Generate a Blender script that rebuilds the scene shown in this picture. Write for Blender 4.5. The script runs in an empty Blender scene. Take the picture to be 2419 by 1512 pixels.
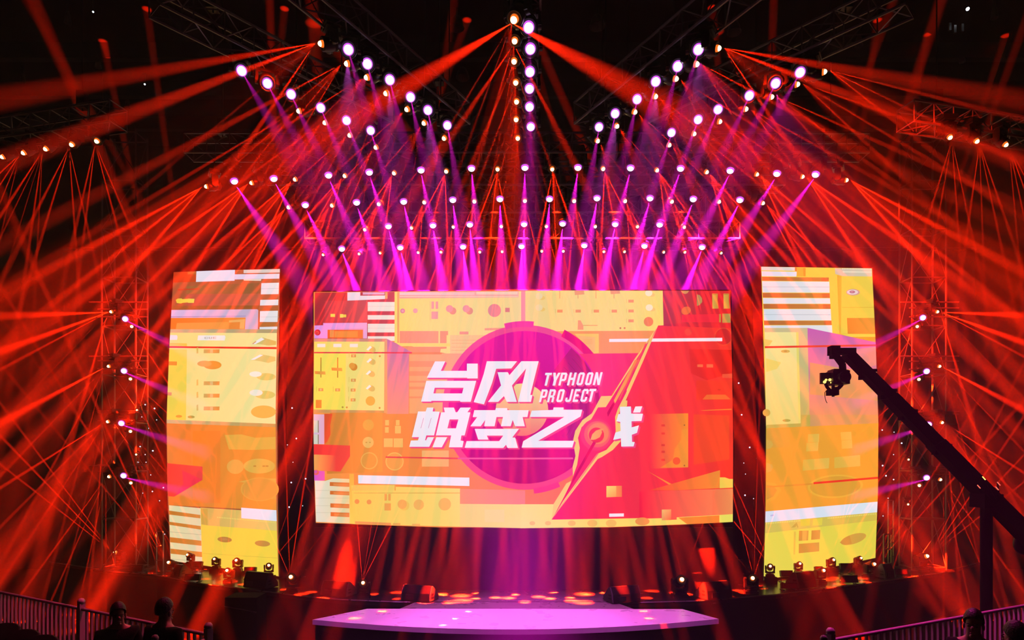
import bpy, bmesh, math, random
from mathutils import Vector, Matrix
from mathutils.geometry import tessellate_polygon
random.seed(7)
S = bpy.context.scene
C = S.collection
PI = math.pi

# ------------------------------------------------------------------ camera, world haze, exposure
F = 1500.0                 # focal length in pixels of the 2419 x 1512 frame
EYE = 4.4                  # eye height above the hall floor
HY = 1100.0                # horizon row
STAGE = 1.3                # stage deck height
cam = bpy.data.cameras.new('camera')
camo = bpy.data.objects.new('camera', cam)
C.objects.link(camo)
camo.location = (0, 0, EYE)
camo.rotation_euler = (PI / 2, 0, 0)
cam.sensor_width = 36
cam.lens = 36 * F / 2419
cam.shift_y = (HY - 756) / 2419
cam.clip_end = 200
S.camera = camo
vs = S.view_settings
vs.view_transform = 'Standard'
vs.look = 'None'
vs.exposure = 0.0
vs.gamma = 1.0
vs.use_curve_mapping = False
cy = S.cycles
cy.max_bounces = 3
cy.diffuse_bounces = 1
cy.glossy_bounces = 2
cy.volume_bounces = 0
cy.use_adaptive_sampling = False
cy.use_light_tree = True
cy.sample_clamp_indirect = 0.08
HAZE = 0.006
world = bpy.data.worlds.new('hall_air')
S.world = world
world.use_nodes = True
wn = world.node_tree
wn.nodes['Background'].inputs[0].default_value = (0, 0, 0, 1)
wv = wn.nodes.new('ShaderNodeVolumeScatter')
wv.inputs['Density'].default_value = HAZE
wn.links.new(wv.outputs[0], wn.nodes['World Output'].inputs['Volume'])
world.cycles.volume_sampling = 'EQUIANGULAR'
world.cycles.homogeneous_volume = True

KO = 8.8e5                 # power of an orange beam of one degree
KM = 4.8e5                 # power of a pink wash of one degree
ORANGE = (1.0, 0.013, 0.001)
PINK = (1.0, 0.008, 0.70)


def P(x, y, D):
    return Vector(((x - 1209.5) * D / F, D, EYE + (HY - y) * D / F))


def DZ(y, z=STAGE):
    """distance of the point of height z seen on picture row y"""
    return F * (EYE - z) / (y - HY)


# ------------------------------------------------------------------ materials
def lin(c):
    if isinstance(c, str):
        c = [int(c[i:i + 2], 16) / 255 for i in (0, 2, 4)]
    return tuple(v / 12.92 if v <= 0.04045 else ((v + 0.055) / 1.055) ** 2.4 for v in c)


def mat(name, col, rough=0.5, metal=0.0, noise=0.0, scale=6.0, bump=0.0, spec=0.5):
    m = bpy.data.materials.new(name)
    m.use_nodes = True
    nt = m.node_tree
    b = nt.nodes['Principled BSDF']
    b.inputs['Base Color'].default_value = (*col, 1)
    b.inputs['Roughness'].default_value = rough
    b.inputs['Metallic'].default_value = metal
    b.inputs['Specular IOR Level'].default_value = spec
    if noise or bump:
        tc = nt.nodes.new('ShaderNodeTexCoord')
        nz = nt.nodes.new('ShaderNodeTexNoise')
        nz.inputs['Scale'].default_value = scale
        nz.inputs['Detail'].default_value = 3
        nt.links.new(tc.outputs['Object'], nz.inputs['Vector'])
        if noise:
            rp = nt.nodes.new('ShaderNodeMapRange')
            rp.inputs['To Min'].default_value = max(0.02, rough - noise)
            rp.inputs['To Max'].default_value = min(1, rough + noise)
            nt.links.new(nz.outputs['Fac'], rp.inputs['Value'])
            nt.links.new(rp.outputs[0], b.inputs['Roughness'])
        if bump:
            bp = nt.nodes.new('ShaderNodeBump')
            bp.inputs['Strength'].default_value = bump
            bp.inputs['Distance'].default_value = 0.02
            nt.links.new(nz.outputs['Fac'], bp.inputs['Height'])
            nt.links.new(bp.outputs[0], b.inputs['Normal'])
    return m


def glow(name, col, strength):
    m = bpy.data.materials.new(name)
    m.use_nodes = True
    nt = m.node_tree
    nt.nodes.clear()
    o = nt.nodes.new('ShaderNodeOutputMaterial')
    e = nt.nodes.new('ShaderNodeEmission')
    e.inputs[0].default_value = (*col, 1)
    e.inputs[1].default_value = strength
    nt.links.new(e.outputs[0], o.inputs[0])
    m.cycles.emission_sampling = 'NONE'
    return m


def display_mat(strength):
    m = glow('led_pixels', (1, 1, 1), strength)
    nt = m.node_tree
    a = nt.nodes.new('ShaderNodeVertexColor')
    a.layer_name = 'pixel'
    nt.links.new(a.outputs[0], [n for n in nt.nodes if n.type == 'EMISSION'][0].inputs[0])
    return m


M_black = mat('black_plastic', (0.003, 0.003, 0.0032), 0.4, noise=0.1, spec=.25)
M_matt = mat('black_cloth', (0.0025, 0.0025, 0.003), 0.9, bump=0.2, scale=30, spec=.1)
M_drape = mat('drape_cloth', (0.003, 0.0027, 0.003), 0.95, bump=0.3, scale=8, spec=.05)
M_hall = mat('hall_paint', (0.0015, 0.0015, 0.002), 0.9, noise=0.05, spec=.1)
M_floor = mat('hall_floor_paint', (0.002, 0.002, 0.002), 0.7, noise=0.15, spec=.1)
M_alu = mat('truss_aluminium', (0.11, 0.10, 0.11), 0.45, metal=0.4, noise=0.12, scale=12)
M_steel = mat('dark_steel', (0.02, 0.019, 0.02), 0.4, metal=0.5, noise=0.1)
M_deck = mat('stage_lino', (0.02, 0.018, 0.02), 0.22, noise=0.14, scale=3, bump=0.05)
M_thrust = mat('thrust_lino', (0.62, 0.58, 0.62), 0.3, noise=0.12, scale=2.5)
M_runway = mat('runway_lino', (0.16, 0.13, 0.14), 0.3, noise=0.15, scale=2.5)
M_skirt = mat('stage_skirt', (0.002, 0.0018, 0.002), 0.85, bump=0.2, scale=20, spec=.1)
M_trim = mat('deck_edge_metal', (0.35, 0.33, 0.33), 0.3, metal=0.7, noise=0.1)
M_rail = mat('rail_paint', (0.6, 0.58, 0.58), 0.4, noise=0.1)
M_scrim = mat('scrim_cloth', (0.012, 0.003, 0.018), 0.85, bump=0.1, scale=40)
M_skin = mat('skin', (0.5, 0.3, 0.22), 0.5, noise=0.08)
M_hair = mat('hair', (0.012, 0.01, 0.009), 0.45, bump=0.5, scale=60)
M_suit = mat('suit_cloth', (0.003, 0.003, 0.0035), 0.8, bump=0.2, scale=80, spec=.15)
M_grille = mat('grille_cloth', (0.05, 0.045, 0.05), 0.6, bump=0.6, scale=90)
M_hood = mat('hood_aluminium', (0.06, 0.056, 0.054), 0.35, metal=0.3, noise=0.1)
M_glass_o = glow('beam_lens_core', (1.0, 0.72, 0.30), 9)
M_rim_o = glow('beam_lens_rim', (1.0, 0.13, 0.01), 1.4)
M_glass_m = glow('wash_lens_core', (1.0, 0.80, 1.0), 5)
M_rim_m = glow('wash_lens_rim', (0.75, 0.10, 1.0), 1.1)  # also gives the crane's nose plate its glow
M_star = glow('star_point', (0.75, 0.8, 1.0), 1.6)
M_house = glow('house_lamp', (0.85, 0.92, 1.0), 4)
M_led_y = glow('indicator_yellow', (1.0, 0.6, 0.12), 2.5)
M_led_r = glow('indicator_red', (1.0, 0.16, 0.10), 1.4)
M_pix = display_mat(0.93)


# ------------------------------------------------------------------ mesh helpers
class MB:
    def __init__(s):
        s.v = []; s.f = []; s.m = []; s.sm = []

    def add(s, vs, fs, mi=0, smooth=False):
        o = len(s.v)
        s.v += [Vector(v) for v in vs]
        s.f += [[i + o for i in f] for f in fs]
        s.m += [mi] * len(fs); s.sm += [smooth] * len(fs)
        return s

    def box(s, c, d, mi=0, M=None, taper=1.0):
        c = Vector(c)
        vs = []
        for z in (-1, 1):
            k = taper if z > 0 else 1
            for x, y in ((-1, -1), (1, -1), (1, 1), (-1, 1)):
                v = Vector((x * d[0] / 2 * k, y * d[1] / 2 * k, z * d[2] / 2))
                vs.append((M @ v if M else v) + c)
        s.add(vs, [[3, 2, 1, 0], [4, 5, 6, 7], [0, 1, 5, 4], [1, 2, 6, 5], [2, 3, 7, 6], [3, 0, 4, 7]], mi)
        return s

    def tube(s, a, b, r, n=6, mi=0, r2=None):
        a = Vector(a); b = Vector(b)
        q = (b - a).to_track_quat('Z', 'Y')
        r2 = r if r2 is None else r2
        vs = []
        for p, rr in ((a, r), (b, r2)):
            for i in range(n):
                t = 2 * PI * i / n
                vs.append(p + q @ Vector((rr * math.cos(t), rr * math.sin(t), 0)))
        fs = [[i, (i + 1) % n, n + (i + 1) % n, n + i] for i in range(n)]
        s.add(vs, fs, mi, n > 6)
        s.add(vs[:n], [list(range(n))[::-1]], mi); s.add(vs[n:], [list(range(n))], mi)
        return s

    def path(s, pts, r, n=6, mi=0):
        for a, b in zip(pts, pts[1:]):
            s.tube(a, b, r, n, mi)
        return s

    def lathe(s, prof, n=16, M=None, mi=0, smooth=True):
        """prof: (radius, height) pairs along local Z"""
        vs = []
        for r, z in prof:
            for i in range(n):
                t = 2 * PI * i / n
                v = Vector((r * math.cos(t), r * math.sin(t), z))
                vs.append(M @ v if M else v)
        fs = []
        for k in range(len(prof) - 1):
            for i in range(n):
                j = (i + 1) % n
                fs.append([k * n + i, k * n + j, (k + 1) * n + j, (k + 1) * n + i])
        s.add(vs, fs, mi, smooth)
        return s

    def prism(s, pts, z0, z1, mi=0, side=None):
        n = len(pts)
        vs = [(p[0], p[1], z0) for p in pts] + [(p[0], p[1], z1) for p in pts]
        s.add(vs, [list(range(n))[::-1], list(range(n, 2 * n))], mi)
        s.add(vs, [[i, (i + 1) % n, n + (i + 1) % n, n + i] for i in range(n)], mi if side is None else side)
        return s

    def mesh(s, name, mats, org=None):
        me = bpy.data.meshes.new(name)
        o = Vector(org) if org is not None else Vector((0, 0, 0))
        me.from_pydata([tuple(v - o) for v in s.v], [], s.f)
        for m in (mats if isinstance(mats, (list, tuple)) else [mats]):
            me.materials.append(m)
        me.polygons.foreach_set('material_index', s.m)
        me.polygons.foreach_set('use_smooth', s.sm)
        bm = bmesh.new(); bm.from_mesh(me)
        bmesh.ops.recalc_face_normals(bm, faces=bm.faces)
        bm.to_mesh(me); bm.free()
        me.update()
        return me

    def build(s, name, mats, parent=None, top=None):
        """geometry given in world space; parent (or its top ancestor) is unrotated"""
        org = Vector((0, 0, 0))
        p = parent
        while p is not None:
            org += p.location; p = p.parent
        return link(name, s.mesh(name, mats, org), parent)


def link(name, data, parent=None, loc=None, rot=None):
    o = bpy.data.objects.new(name, data)
    C.objects.link(o)
    o.parent = parent
    if loc is not None: o.location = loc
    if rot is not None:
        o.rotation_euler = rot
    return o


def tag(o, label=None, cat=None, group=None, kind=None):
    if label: o['label'] = label
    if cat: o['category'] = cat
    if group: o['group'] = group
    if kind: o['kind'] = kind
    return o


def thing(name, label, cat, loc, group=None):
    return tag(link(name, None, None, loc), label, cat, group)


def struct(name, mb, m):
    return tag(mb.build(name, m), kind='structure')


ORD = ['first', 'second', 'third', 'fourth', 'fifth', 'sixth', 'seventh', 'eighth', 'ninth', 'tenth', 'eleventh',
       'twelfth', 'thirteenth', 'fourteenth', 'fifteenth']

# ------------------------------------------------------------------ hall shell
HX, HB, HFR, HZ = 24.0, 27.0, -8.0, 18.0
struct('floor', MB().box((0, (HB + HFR) / 2, -0.1), (2 * HX, HB - HFR, 0.2)), M_floor)
ce = MB().box((0, (HB + HFR) / 2, HZ + 0.1), (2 * HX, HB - HFR, 0.2))
struct('ceiling', ce, M_hall)
struct('wall_back', MB().box((0, HB + 0.1, HZ / 2), (2 * HX, 0.2, HZ)), M_hall)
struct('wall_front', MB().box((0, HFR - 0.1, HZ / 2), (2 * HX, 0.2, HZ)), M_hall)
struct('wall_left', MB().box((-HX - 0.1, (HB + HFR) / 2, HZ / 2), (0.2, HB - HFR, HZ)), M_hall)
struct('wall_right', MB().box((HX + 0.1, (HB + HFR) / 2, HZ / 2), (0.2, HB - HFR, HZ)), M_hall)
for k, y in enumerate((20.5, 22.6, 24.8)):
    struct('trim_%d' % (k + 1), MB().box((0, y, HZ - 0.25), (2 * HX - 0.2, 0.22, 0.5)), M_steel)

# seating terraces that carry the railings
TIER = 1.25
struct('terrace_left', MB().prism([(-22, 11.5), (-9.6, 11.1), (-3.2, 7.6), (-3.2, -2), (-22, -2)], 0, TIER), M_floor)
struct('terrace_right', MB().prism([(22, 11.5), (9.6, 10.9), (3.3, 7.5), (3.3, -2), (22, -2)], 0, TIER), M_floor)

# ------------------------------------------------------------------ stage
LIP = [(-15.0, 20.6)] + [(P(x, y, DZ(y)).x, DZ(y)) for x, y in
       ((271, 1349), (369, 1357), (474, 1377), (576, 1389), (711, 1406), (809, 1415), (930, 1420), (1209, 1422),
        (1490, 1422), (1644, 1418), (1833, 1403), (2050, 1376), (2219, 1352))] + [(15.5, 20.8)]
stage = thing('stage', 'wide dark stage with glossy deck below the three screens', 'stage', (0, 18, 0))
deck = MB().prism(LIP + [(15.5, 22.5), (-15, 22.5)], STAGE - 0.12, STAGE)
deck.build('deck', M_deck, stage)
inner = [(x, y + 0.06) for x, y in LIP] + [(15.4, 22.4), (-14.9, 22.4)]
MB().prism(inner, 0, STAGE - 0.12).build('skirt', M_skirt, stage)
lipm = MB()
for a, b in zip(LIP, LIP[1:]):
    lipm.tube((a[0], a[1] - 0.012, STAGE - 0.02), (b[0], b[1] - 0.012, STAGE - 0.02), 0.018, 6)
lipm.build('edge_trim', M_trim, stage)


def lipD(x):
    for a, b in zip(LIP, LIP[1:]):
        if a[0] <= x <= b[0]:
            return a[1] + (b[1] - a[1]) * (x - a[0]) / (b[0] - a[0])
    return 20.6


th_front = []
for i in range(13):
    px = 738 + (1698 - 738) * i / 12
    t = (px - 1209) / 480
    py = 1487 - 24 * t * t
    th_front.append((P(px, py, DZ(py)).x, DZ(py)))
bl = (P(868, 1438, DZ(1438)).x, DZ(1438)); br = (P(1612, 1439, DZ(1439)).x, DZ(1439))
rwl = (P(944, 1438, DZ(1438)).x, DZ(1438)); rwr = (P(1498, 1439, DZ(1439)).x, DZ(1439))
thrust = thing('thrust_stage', 'low platform at the end of the runway, its pale top bathed in pink light', 'stage', (0, 13, 0))
tp = th_front + [br, bl]
MB().prism(tp, STAGE - 0.1, STAGE).build('deck', M_thrust, thrust)
cx = sum(p[0] for p in tp) / len(tp); cyy = sum(p[1] for p in tp) / len(tp)
MB().prism([(cx + (x - cx) * 0.985, cyy + (y - cyy) * 0.96) for x, y in tp], 0, STAGE - 0.1).build('skirt', M_skirt, thrust)
rw = thing('runway', 'short runway joining the main stage to the pink lit platform', 'runway', (0, 14.2, 0))
rpts = [(rwl[0], rwl[1] + 0.01), (rwr[0], rwr[1] + 0.01), (2.35, 14.40), (-2.2, 14.40)]
MB().prism(rpts, STAGE - 0.11, STAGE - 0.002).build('deck', M_runway, rw)
MB().prism([(x * 0.985, y) for x, y in rpts], 0, STAGE - 0.11).build('skirt', M_skirt, rw)
# pale runway cloth continues over the main deck up to the screen base
rc = MB().prism([(-2.2, 14.46), (2.35, 14.46), (2.2, 15.8), (-2.0, 15.8)], STAGE, STAGE + 0.006)
tag(rc.build('stage_carpet', M_runway), 'pale floor strip on the stage between the two centre monitor wedges', 'floor covering')

# ------------------------------------------------------------------ LED screens


def clip(pts, edge):
    """keep the part of a polygon that lies inside the convex outline of the screen"""
    cx = sum(p[0] for p in edge) / len(edge); cy_ = sum(p[1] for p in edge) / len(edge)
    out = list(pts)
    for (ax, ay), (bx, by) in zip(edge, edge[1:] + edge[:1]):
        side = lambda p: (bx - ax) * (p[1] - ay) - (by - ay) * (p[0] - ax)
        sg = 1 if side((cx, cy_)) > 0 else -1
        src, out = out, []
        for p, q in zip(src, src[1:] + src[:1]):
            sp, sq = side(p) * sg, side(q) * sg
            if sp >= -1e-6: out.append(p)
            if (sp > 0 > sq) or (sp < 0 < sq):
                t = sp / (sp - sq)
                out.append((p[0] + (q[0] - p[0]) * t, p[1] + (q[1] - p[1]) * t))
        if not out: return []
    return out


class Screen:
    """flat picture traced onto a plane through two vertical lines"""

    def __init__(s, a, b, outline, step=0.0007):
        s.a = Vector((a[0], a[1], 0)); s.b = Vector((b[0], b[1], 0))
        t = (s.b - s.a).normalized()
        s.n = Vector((t.y, -t.x, 0))
        if s.n.y > 0: s.n = -s.n
        s.mb = MB(); s.cols = []; s.k = 0; s.step = step
        s.outline = outline
        s.hull = [p for p in outline if p not in ((659, 820), (655, 1000), (656, 1180), (1809, 1200), (1810, 1000), (1804, 820))]

    def at(s, x, y, off):
        d = Vector(((x - 1209.5) / F, 1, (HY - y) / F))
        e = Vector((0, 0, EYE))
        p0 = s.a + s.n * off
        t = (p0 - e).dot(s.n) / d.dot(s.n)
        return e + d * t

    def poly(s, pts, col, col2=None, ax='h', holes=(), tr=None):
        s.k += 1
        off = 0.004 + s.k * s.step
        loops = [list(pts)] + [list(h) for h in holes]
        if tr: loops = [[tr(*p) for p in l] for l in loops]
        if s.k > 1 and len(loops) == 1:
            loops[0] = clip(loops[0], s.hull)
            if len(loops[0]) < 3: return
        tris = tessellate_polygon([[Vector((x, y, 0)) for x, y in l] for l in loops])
        flat = [p for l in loops for p in l]
        xs = [p[0] for p in flat]; ys = [p[1] for p in flat]
        c1 = lin(col); c2 = lin(col2) if col2 else c1

        def cc(p):
            if ax == 'h': t = (p[0] - min(xs)) / max(1e-6, max(xs) - min(xs))
            elif ax == 'v': t = (p[1] - min(ys)) / max(1e-6, max(ys) - min(ys))
            else: t = 0.5 * (p[0] - min(xs)) / max(1e-6, max(xs) - min(xs)) + 0.5 * (p[1] - min(ys)) / max(1e-6, max(ys) - min(ys))
            return tuple(c1[i] + (c2[i] - c1[i]) * t for i in range(3)) + (1,)
        o = len(s.mb.v)
        s.mb.add([s.at(x, y, off) for x, y in flat], [list(t) for t in tris])
        s.cols += [cc(p) for p in flat]

    def rect(s, x0, y0, x1, y1, col, col2=None, ax='h', tr=None):
        s.poly([(x0, y0), (x1, y0), (x1, y1), (x0, y1)], col, col2, ax, (), tr)

    def ell(s, x, y, rx, ry=None, col='ffffff', col2=None, ax='v', tr=None, n=28, rot=0.0, hole=0.0):
        ry = ry or rx
        cs, sn = math.cos(rot), math.sin(rot)

        def ring(k):
            return [(x + k * (rx * math.cos(t) * cs - ry * math.sin(t) * sn), y + k * (rx * math.cos(t) * sn + ry * math.sin(t) * cs))
                    for t in [2 * PI * i / n for i in range(n)]]
        s.poly(ring(1), col, col2, ax, [ring(hole)] if hole else (), tr)

    def finish(s, name, parent):
        me = s.mb.mesh(name, M_pix, parent.location)
        at = me.color_attributes.new('pixel', 'FLOAT_COLOR', 'POINT')
        for i, c in enumerate(s.cols):
            at.data[i].color = c
        return link(name, me, parent)

    def housing(s, parent, depth=0.28, grow=4):
        cxx = sum(p[0] for p in s.outline) / len(s.outline); cyy = sum(p[1] for p in s.outline) / len(s.outline)
        pts = []
        for x, y in s.outline:
            pts.append((x + (grow if x > cxx else -grow) * 0.6, y + (grow if y > cyy else -grow) * 0.6))
        fr = [s.at(x, y, 0) for x, y in pts]
        bk = [p - s.n * depth for p in fr]
        n = len(fr)
        mb = MB()
        mb.add(fr + bk, [list(range(n)), list(range(n, 2 * n))[::-1]] + [[i, (i + 1) % n, n + (i + 1) % n, n + i] for i in range(n)])
        return mb.build('cabinet', M_black, parent)


def crop(ox, oy, sc):
    return lambda x, y: (ox + x / sc, oy + y / sc)


# ---- main screen
DM = 15.95
mo = [(741, 690), (1234, 686), (1725, 687), (1729, 850), (1732, 1060), (1731, 1233), (1600, 1240), (1440, 1246), (1240, 1248.5),
      (1040, 1246), (880, 1240), (746, 1235), (742, 1120), (740, 1000), (741, 850)]
ms = Screen((-10, DM), (10, DM), mo)
c1 = crop(730, 670, 4.7255); c2 = crop(1230, 670, 4.7255); c3 = crop(730, 950, 4.7255); c4 = crop(1230, 950, 4.7255)
cA = crop(960, 840, 6.575); cB = crop(1250, 850, 6.575)
ms.poly(mo, 'faa04a', 'ff4a32', 'h')
p = ms.poly; r = ms.rect; e = ms.ell
# upper left keyboard
p([(65, 100), (960, 92), (960, 640), (60, 620)], 'b43038', 'd85048', 'h', tr=c1)
r(175, 190, 650, 430, 'c04048', 'e05a58', tr=c1)
p([(428, 98), (572, 95), (572, 135), (848, 132), (848, 172), (572, 185), (428, 190)], 'f6e2f0', 'fff0ea', tr=c1)
r(600, 98, 842, 123, 'f0b4d4', tr=c1)
for y0, y1 in ((205, 308), (352, 402), (448, 545), (588, 640)):
    r(655, y0, 958, y1, 'ffe8e0', 'fff2dc', tr=c1)
for y in (252, 496): r(655, y, 958, y + 3, 'f4c8b8', tr=c1)
r(240, 338, 290, 372, 'ffe05a', tr=c1); r(345, 340, 382, 380, 'ffe668', tr=c1); r(380, 345, 415, 376, 'ffd850', tr=c1)
p([(60, 468), (158, 465), (158, 440), (648, 436), (648, 612), (60, 612)], 'd49af0', 'ffb2de', tr=c1)
r(190, 500, 608, 612, 'e0a0e8', 'f8a0c8', tr=c1)
r(207, 515, 602, 612, 'f6602c', 'ff8038', tr=c1); r(285, 530, 545, 600, 'ff9642', tr=c1)
r(232, 520, 280, 600, 'ff9a50', tr=c1)
e(95, 545, 34, col='e82c38', tr=c1); e(92, 548, 18, col='ff5a50', tr=c1); e(88, 552, 8, col='c82030', tr=c1)
# upper middle panel
p([(955, 92), (2375, 84), (2375, 600), (1575, 575), (1575, 790), (955, 660)], 'ffe46c', 'ffdfa0', tr=c1)
r(985, 95, 1006, 660, 'f8b05c', tr=c1); r(848, 95, 876, 170, 'f6b060', tr=c1)
p([(1008, 95), (2340, 86), (2340, 155), (1008, 165)], 'ffa898', 'ffb6b0', tr=c1)
r(1012, 98, 1848, 128, 'ffd6d2', 'ffc8c0', tr=c1); r(1868, 92, 2330, 122, 'ffd8c4', tr=c1); r(1012, 138, 2335, 152, 'ffd0b8', tr=c1)
e(1045, 305, 27, col='f08a96', tr=c1); e(1045, 305, 14, col='f8b0b0', tr=c1); e(1187, 303, 27, col='f7aaa4', tr=c1)
for a in (1366, 1412): r(a, 200, a + 30, 282, 'f9a49c', tr=c1)
r(1366, 312, 1440, 395, 'f9a49c', tr=c1); r(1350, 195, 1354, 410, 'f0b080', tr=c1)
for a in (1568, 1755):
    e(a + 36, 305, 40, col='f29a80', tr=c1); e(a, 280, 40, col='f6a0a0', tr=c1)
e(2070, 300, 73, col='f1909a', tr=c1); r(2190, 270, 2240, 318, 'ef858c', tr=c1)
r(1012, 530, 1445, 665, 'ff9a70', 'ffa676', tr=c1); p([(1462, 530), (1552, 530), (1552, 575), (1535, 575), (1535, 665), (1462, 665)], 'ff9f72', tr=c1)
r(955, 668, 1575, 700, 'ffe06a', tr=c1)
p([(1050, 705), (1535, 705), (1535, 725), (1470, 730), (1465, 765), (1100, 768)], 'ff9c66', tr=c1)
r(1680, 535, 1780, 568, 'ff9f88', tr=c1); p([(1960, 498), (2200, 492), (2200, 520), (1960, 522)], 'ffa48e', tr=c1)
r(1575, 575, 2420, 800, 'ffcf90', 'ffc488', tr=c1)
for y in (630, 664, 708, 742): r(1590, y, 2300, y + 5, 'ffb27c', tr=c1)
# orange field with stripes left of the disc
r(1120, 790, 1760, 1450, 'ffae6c', 'ffb878', tr=c1)
for y0, y1 in ((865, 930), (978, 1030), (1085, 1105), (1150, 1180), (1260, 1280)):
    r(1120, y0, 1560, y1, 'ff9860', 'ffa266', tr=c1)
r(1480, 780, 1760, 1250, 'ffb070', 'ffa890', tr=c1)
# yellow mixer block
p([(60, 615), (870, 615), (838, 652), (58, 650)], 'e09a86', 'e0907a', tr=c1)
p([(872, 618), (960, 660), (1150, 768), (1115, 785), (1112, 1455), (872, 1455)], 'c87aa8', 'ff9a80', 'v', tr=c1)
p([(840, 650), (872, 615), (874, 1455), (838, 1440)], 'f0a878', 'ffa868', 'v', tr=c1)
p([(58, 648), (842, 648), (838, 1418), (50, 1405)], 'ffe46a', 'ffe88c', tr=c1)
p([(56, 782), (412, 782), (402, 1412), (50, 1405)], 'ffea5e', tr=c1)
p([(50, 1405), (838, 1418), (838, 1446), (50, 1442)], 'd6a060', 'e0a45c', tr=c1)
for a in (92, 272, 455): r(a, 672, a + 90, 710, 'fdf0e4', tr=c1)
p([(55, 763), (1150, 765), (1150, 780), (55, 778)], 'ee3c46', tr=c1)
for a, y0, y1, hy in ((133, 825, 1048, 995), (320, 825, 1050, 956)):
    r(a - 6, y0, a + 6, y1, 'c88e34', tr=c1)
    p([(a - 70, hy - 18), (a + 48, hy - 14), (a + 52, hy + 22), (a - 66, hy + 14)], 'f2943a', 'f8b04c', tr=c1)
r(75, 1298, 140, 1390, 'f08a30', 'f69a38', tr=c1)
for x, y in ((105, 1168), (292, 1170), (470, 790), (468, 1062), (465, 1172), (465, 1282)):
    r(x - 24, y - 20, x - 20, y + 36, 'e8b850', tr=c1); r(x, y, x + 54, y + 33, 'f0a04c', tr=c1); r(x + 16, y + 6, x + 36, y + 27, 'f8c880', tr=c1)
e(500, 932, 40, col='e89030', tr=c1); e(480, 918, 34, col='f6a440', tr=c1)
for x, y in ((690, 725), (690, 862), (682, 998), (682, 1160)):
    e(x + 15, y + 10, 42, 32, col='ecc466', tr=c1, rot=.5); p([(x - 50, y + 12), (x - 8, y - 30), (x + 14, y - 14), (x - 28, y + 22)], 'fff8ee', tr=c1)
e(685, 1310, 53, col='fbb848', tr=c1)
for x, y in ((790, 810), (375, 1380), (422, 1382), (788, 1388)): e(x, y, 11, col='c49a40', tr=c1, n=12)
# lower left
p([(235, 118), (820, 118), (820, 780), (200, 800), (170, 480)], 'd88434', 'ffa044', tr=c3)
p([(170, 130), (262, 130), (236, 260), (240, 360), (205, 440), (172, 470)], 'e8582e', tr=c3)
p([(50, 135), (170, 138), (170, 470), (50, 468)], 'dcc8e0', 'f8b4d0', tr=c3)
r(52, 205, 102, 340, 'e2decc', tr=c3); r(52, 362, 102, 468, 'e2decc', tr=c3)
r(98, 205, 108, 340, 'a08868', tr=c3); r(98, 362, 108, 468, 'a08868', tr=c3)
p([(50, 470), (458, 485), (458, 605), (350, 775), (52, 765)], 'ff3838', 'ff5040', tr=c3)
p([(54, 585), (250, 592), (300, 600), (300, 772), (54, 765)], 'ffae58', 'ff4a40', tr=c3)
p([(55, 765), (175, 770), (175, 875), (60, 878)], 'd860d8', 'f060b8', tr=c3)
e(78, 785, 34, 30, col='f86860', tr=c3); e(74, 778, 18, col='e060b0', tr=c3)
p([(65, 875), (180, 880), (270, 850), (450, 858), (455, 1356), (78, 1336)], 'f0ecdc', 'e6dc9c', tr=c3)
for y in (985, 1070, 1155, 1232): r(70, y, 450, y + 3, 'c8c2a0', tr=c3)
for y0, y1, x in ((892, 940, 232), (990, 1035, 234), (1130, 1180, 238), (1228, 1278, 241)):
    p([(x, y0), (450, y0 + 8), (450, y1 + 6), (x, y1 - 4)], 'd87430', 'e8883c', tr=c3); p([(x + 40, y0 + 14), (446, y0 + 20), (446, y1), (x + 40, y1 - 8)], 'e8904c', tr=c3)
p([(450, 800), (500, 800), (505, 1362), (455, 1356)], 'ffb848', 'ffdc60', 'v', tr=c3)
e(662, 255, 62, col='f2ae4a', tr=c3); e(660, 450, 62, col='fbc266', tr=c3); r(630, 444, 650, 456, 'e0a048', tr=c3); r(670, 444, 690, 456, 'e0a048', tr=c3)
e(672, 655, 96, col='fbb858', tr=c3); e(670, 655, 84, col='f0a044', tr=c3); e(955, 662, 102, col='fcc062', tr=c3); e(955, 662, 90, col='ffa850', tr=c3)
for q in ((850, 200, 892, 260), (970, 200, 1010, 260), (848, 280, 890, 342), (960, 265, 1025, 350), (835, 405, 935, 502), (945, 405, 1048, 505)): r(*q, 'fcc468', tr=c3)
r(1260, 540, 1560, 720, 'ffbc70', 'ffb870', tr=c3)
p([(470, 930), (1690, 965), (1690, 1392), (505, 1362)], 'ffd45c', 'ffe27c', tr=c3)
p([(500, 925), (960, 925), (955, 985), (470, 988)], 'f4c860', 'ffd468', tr=c3); r(955, 925, 968, 988, 'f0ac50', tr=c3)
r(500, 1010, 1690, 1020, 'f0bc58', tr=c3)
e(535, 1110, 27, col='f09a50', tr=c3); e(670, 1115, 27, col='f29f54', tr=c3)
for q in ((842, 1025, 870, 1100), (884, 1025, 912, 1100), (842, 1130, 914, 1210)): r(*q, 'ffaa54', tr=c3)
e(1065, 1155, 55, col='ffcc60', tr=c3); e(1040, 1140, 52, col='fbb45c', tr=c3); e(1225, 1145, 58, col='fcbc62', tr=c3); e(1515, 1140, 70, col='fdbe66', tr=c3)
p([(515, 1330), (915, 1348), (915, 1372), (515, 1358)], 'f8a058', tr=c3); r(935, 1350, 1020, 1378, 'f8b45c', tr=c3); r(1150, 1358, 1240, 1384, 'f8b860', tr=c3)
p([(1685, 968), (2412, 985), (2412, 1142), (1685, 1136)], 'ff9a70', 'ff8878', tr=c3)
p([(1685, 1136), (2412, 1142), (2412, 1408), (1685, 1392)], 'ffd888', 'ffe47c', tr=c3)
r(1960, 1200, 2180, 1340, 'ffdf90', tr=c3)
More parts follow.
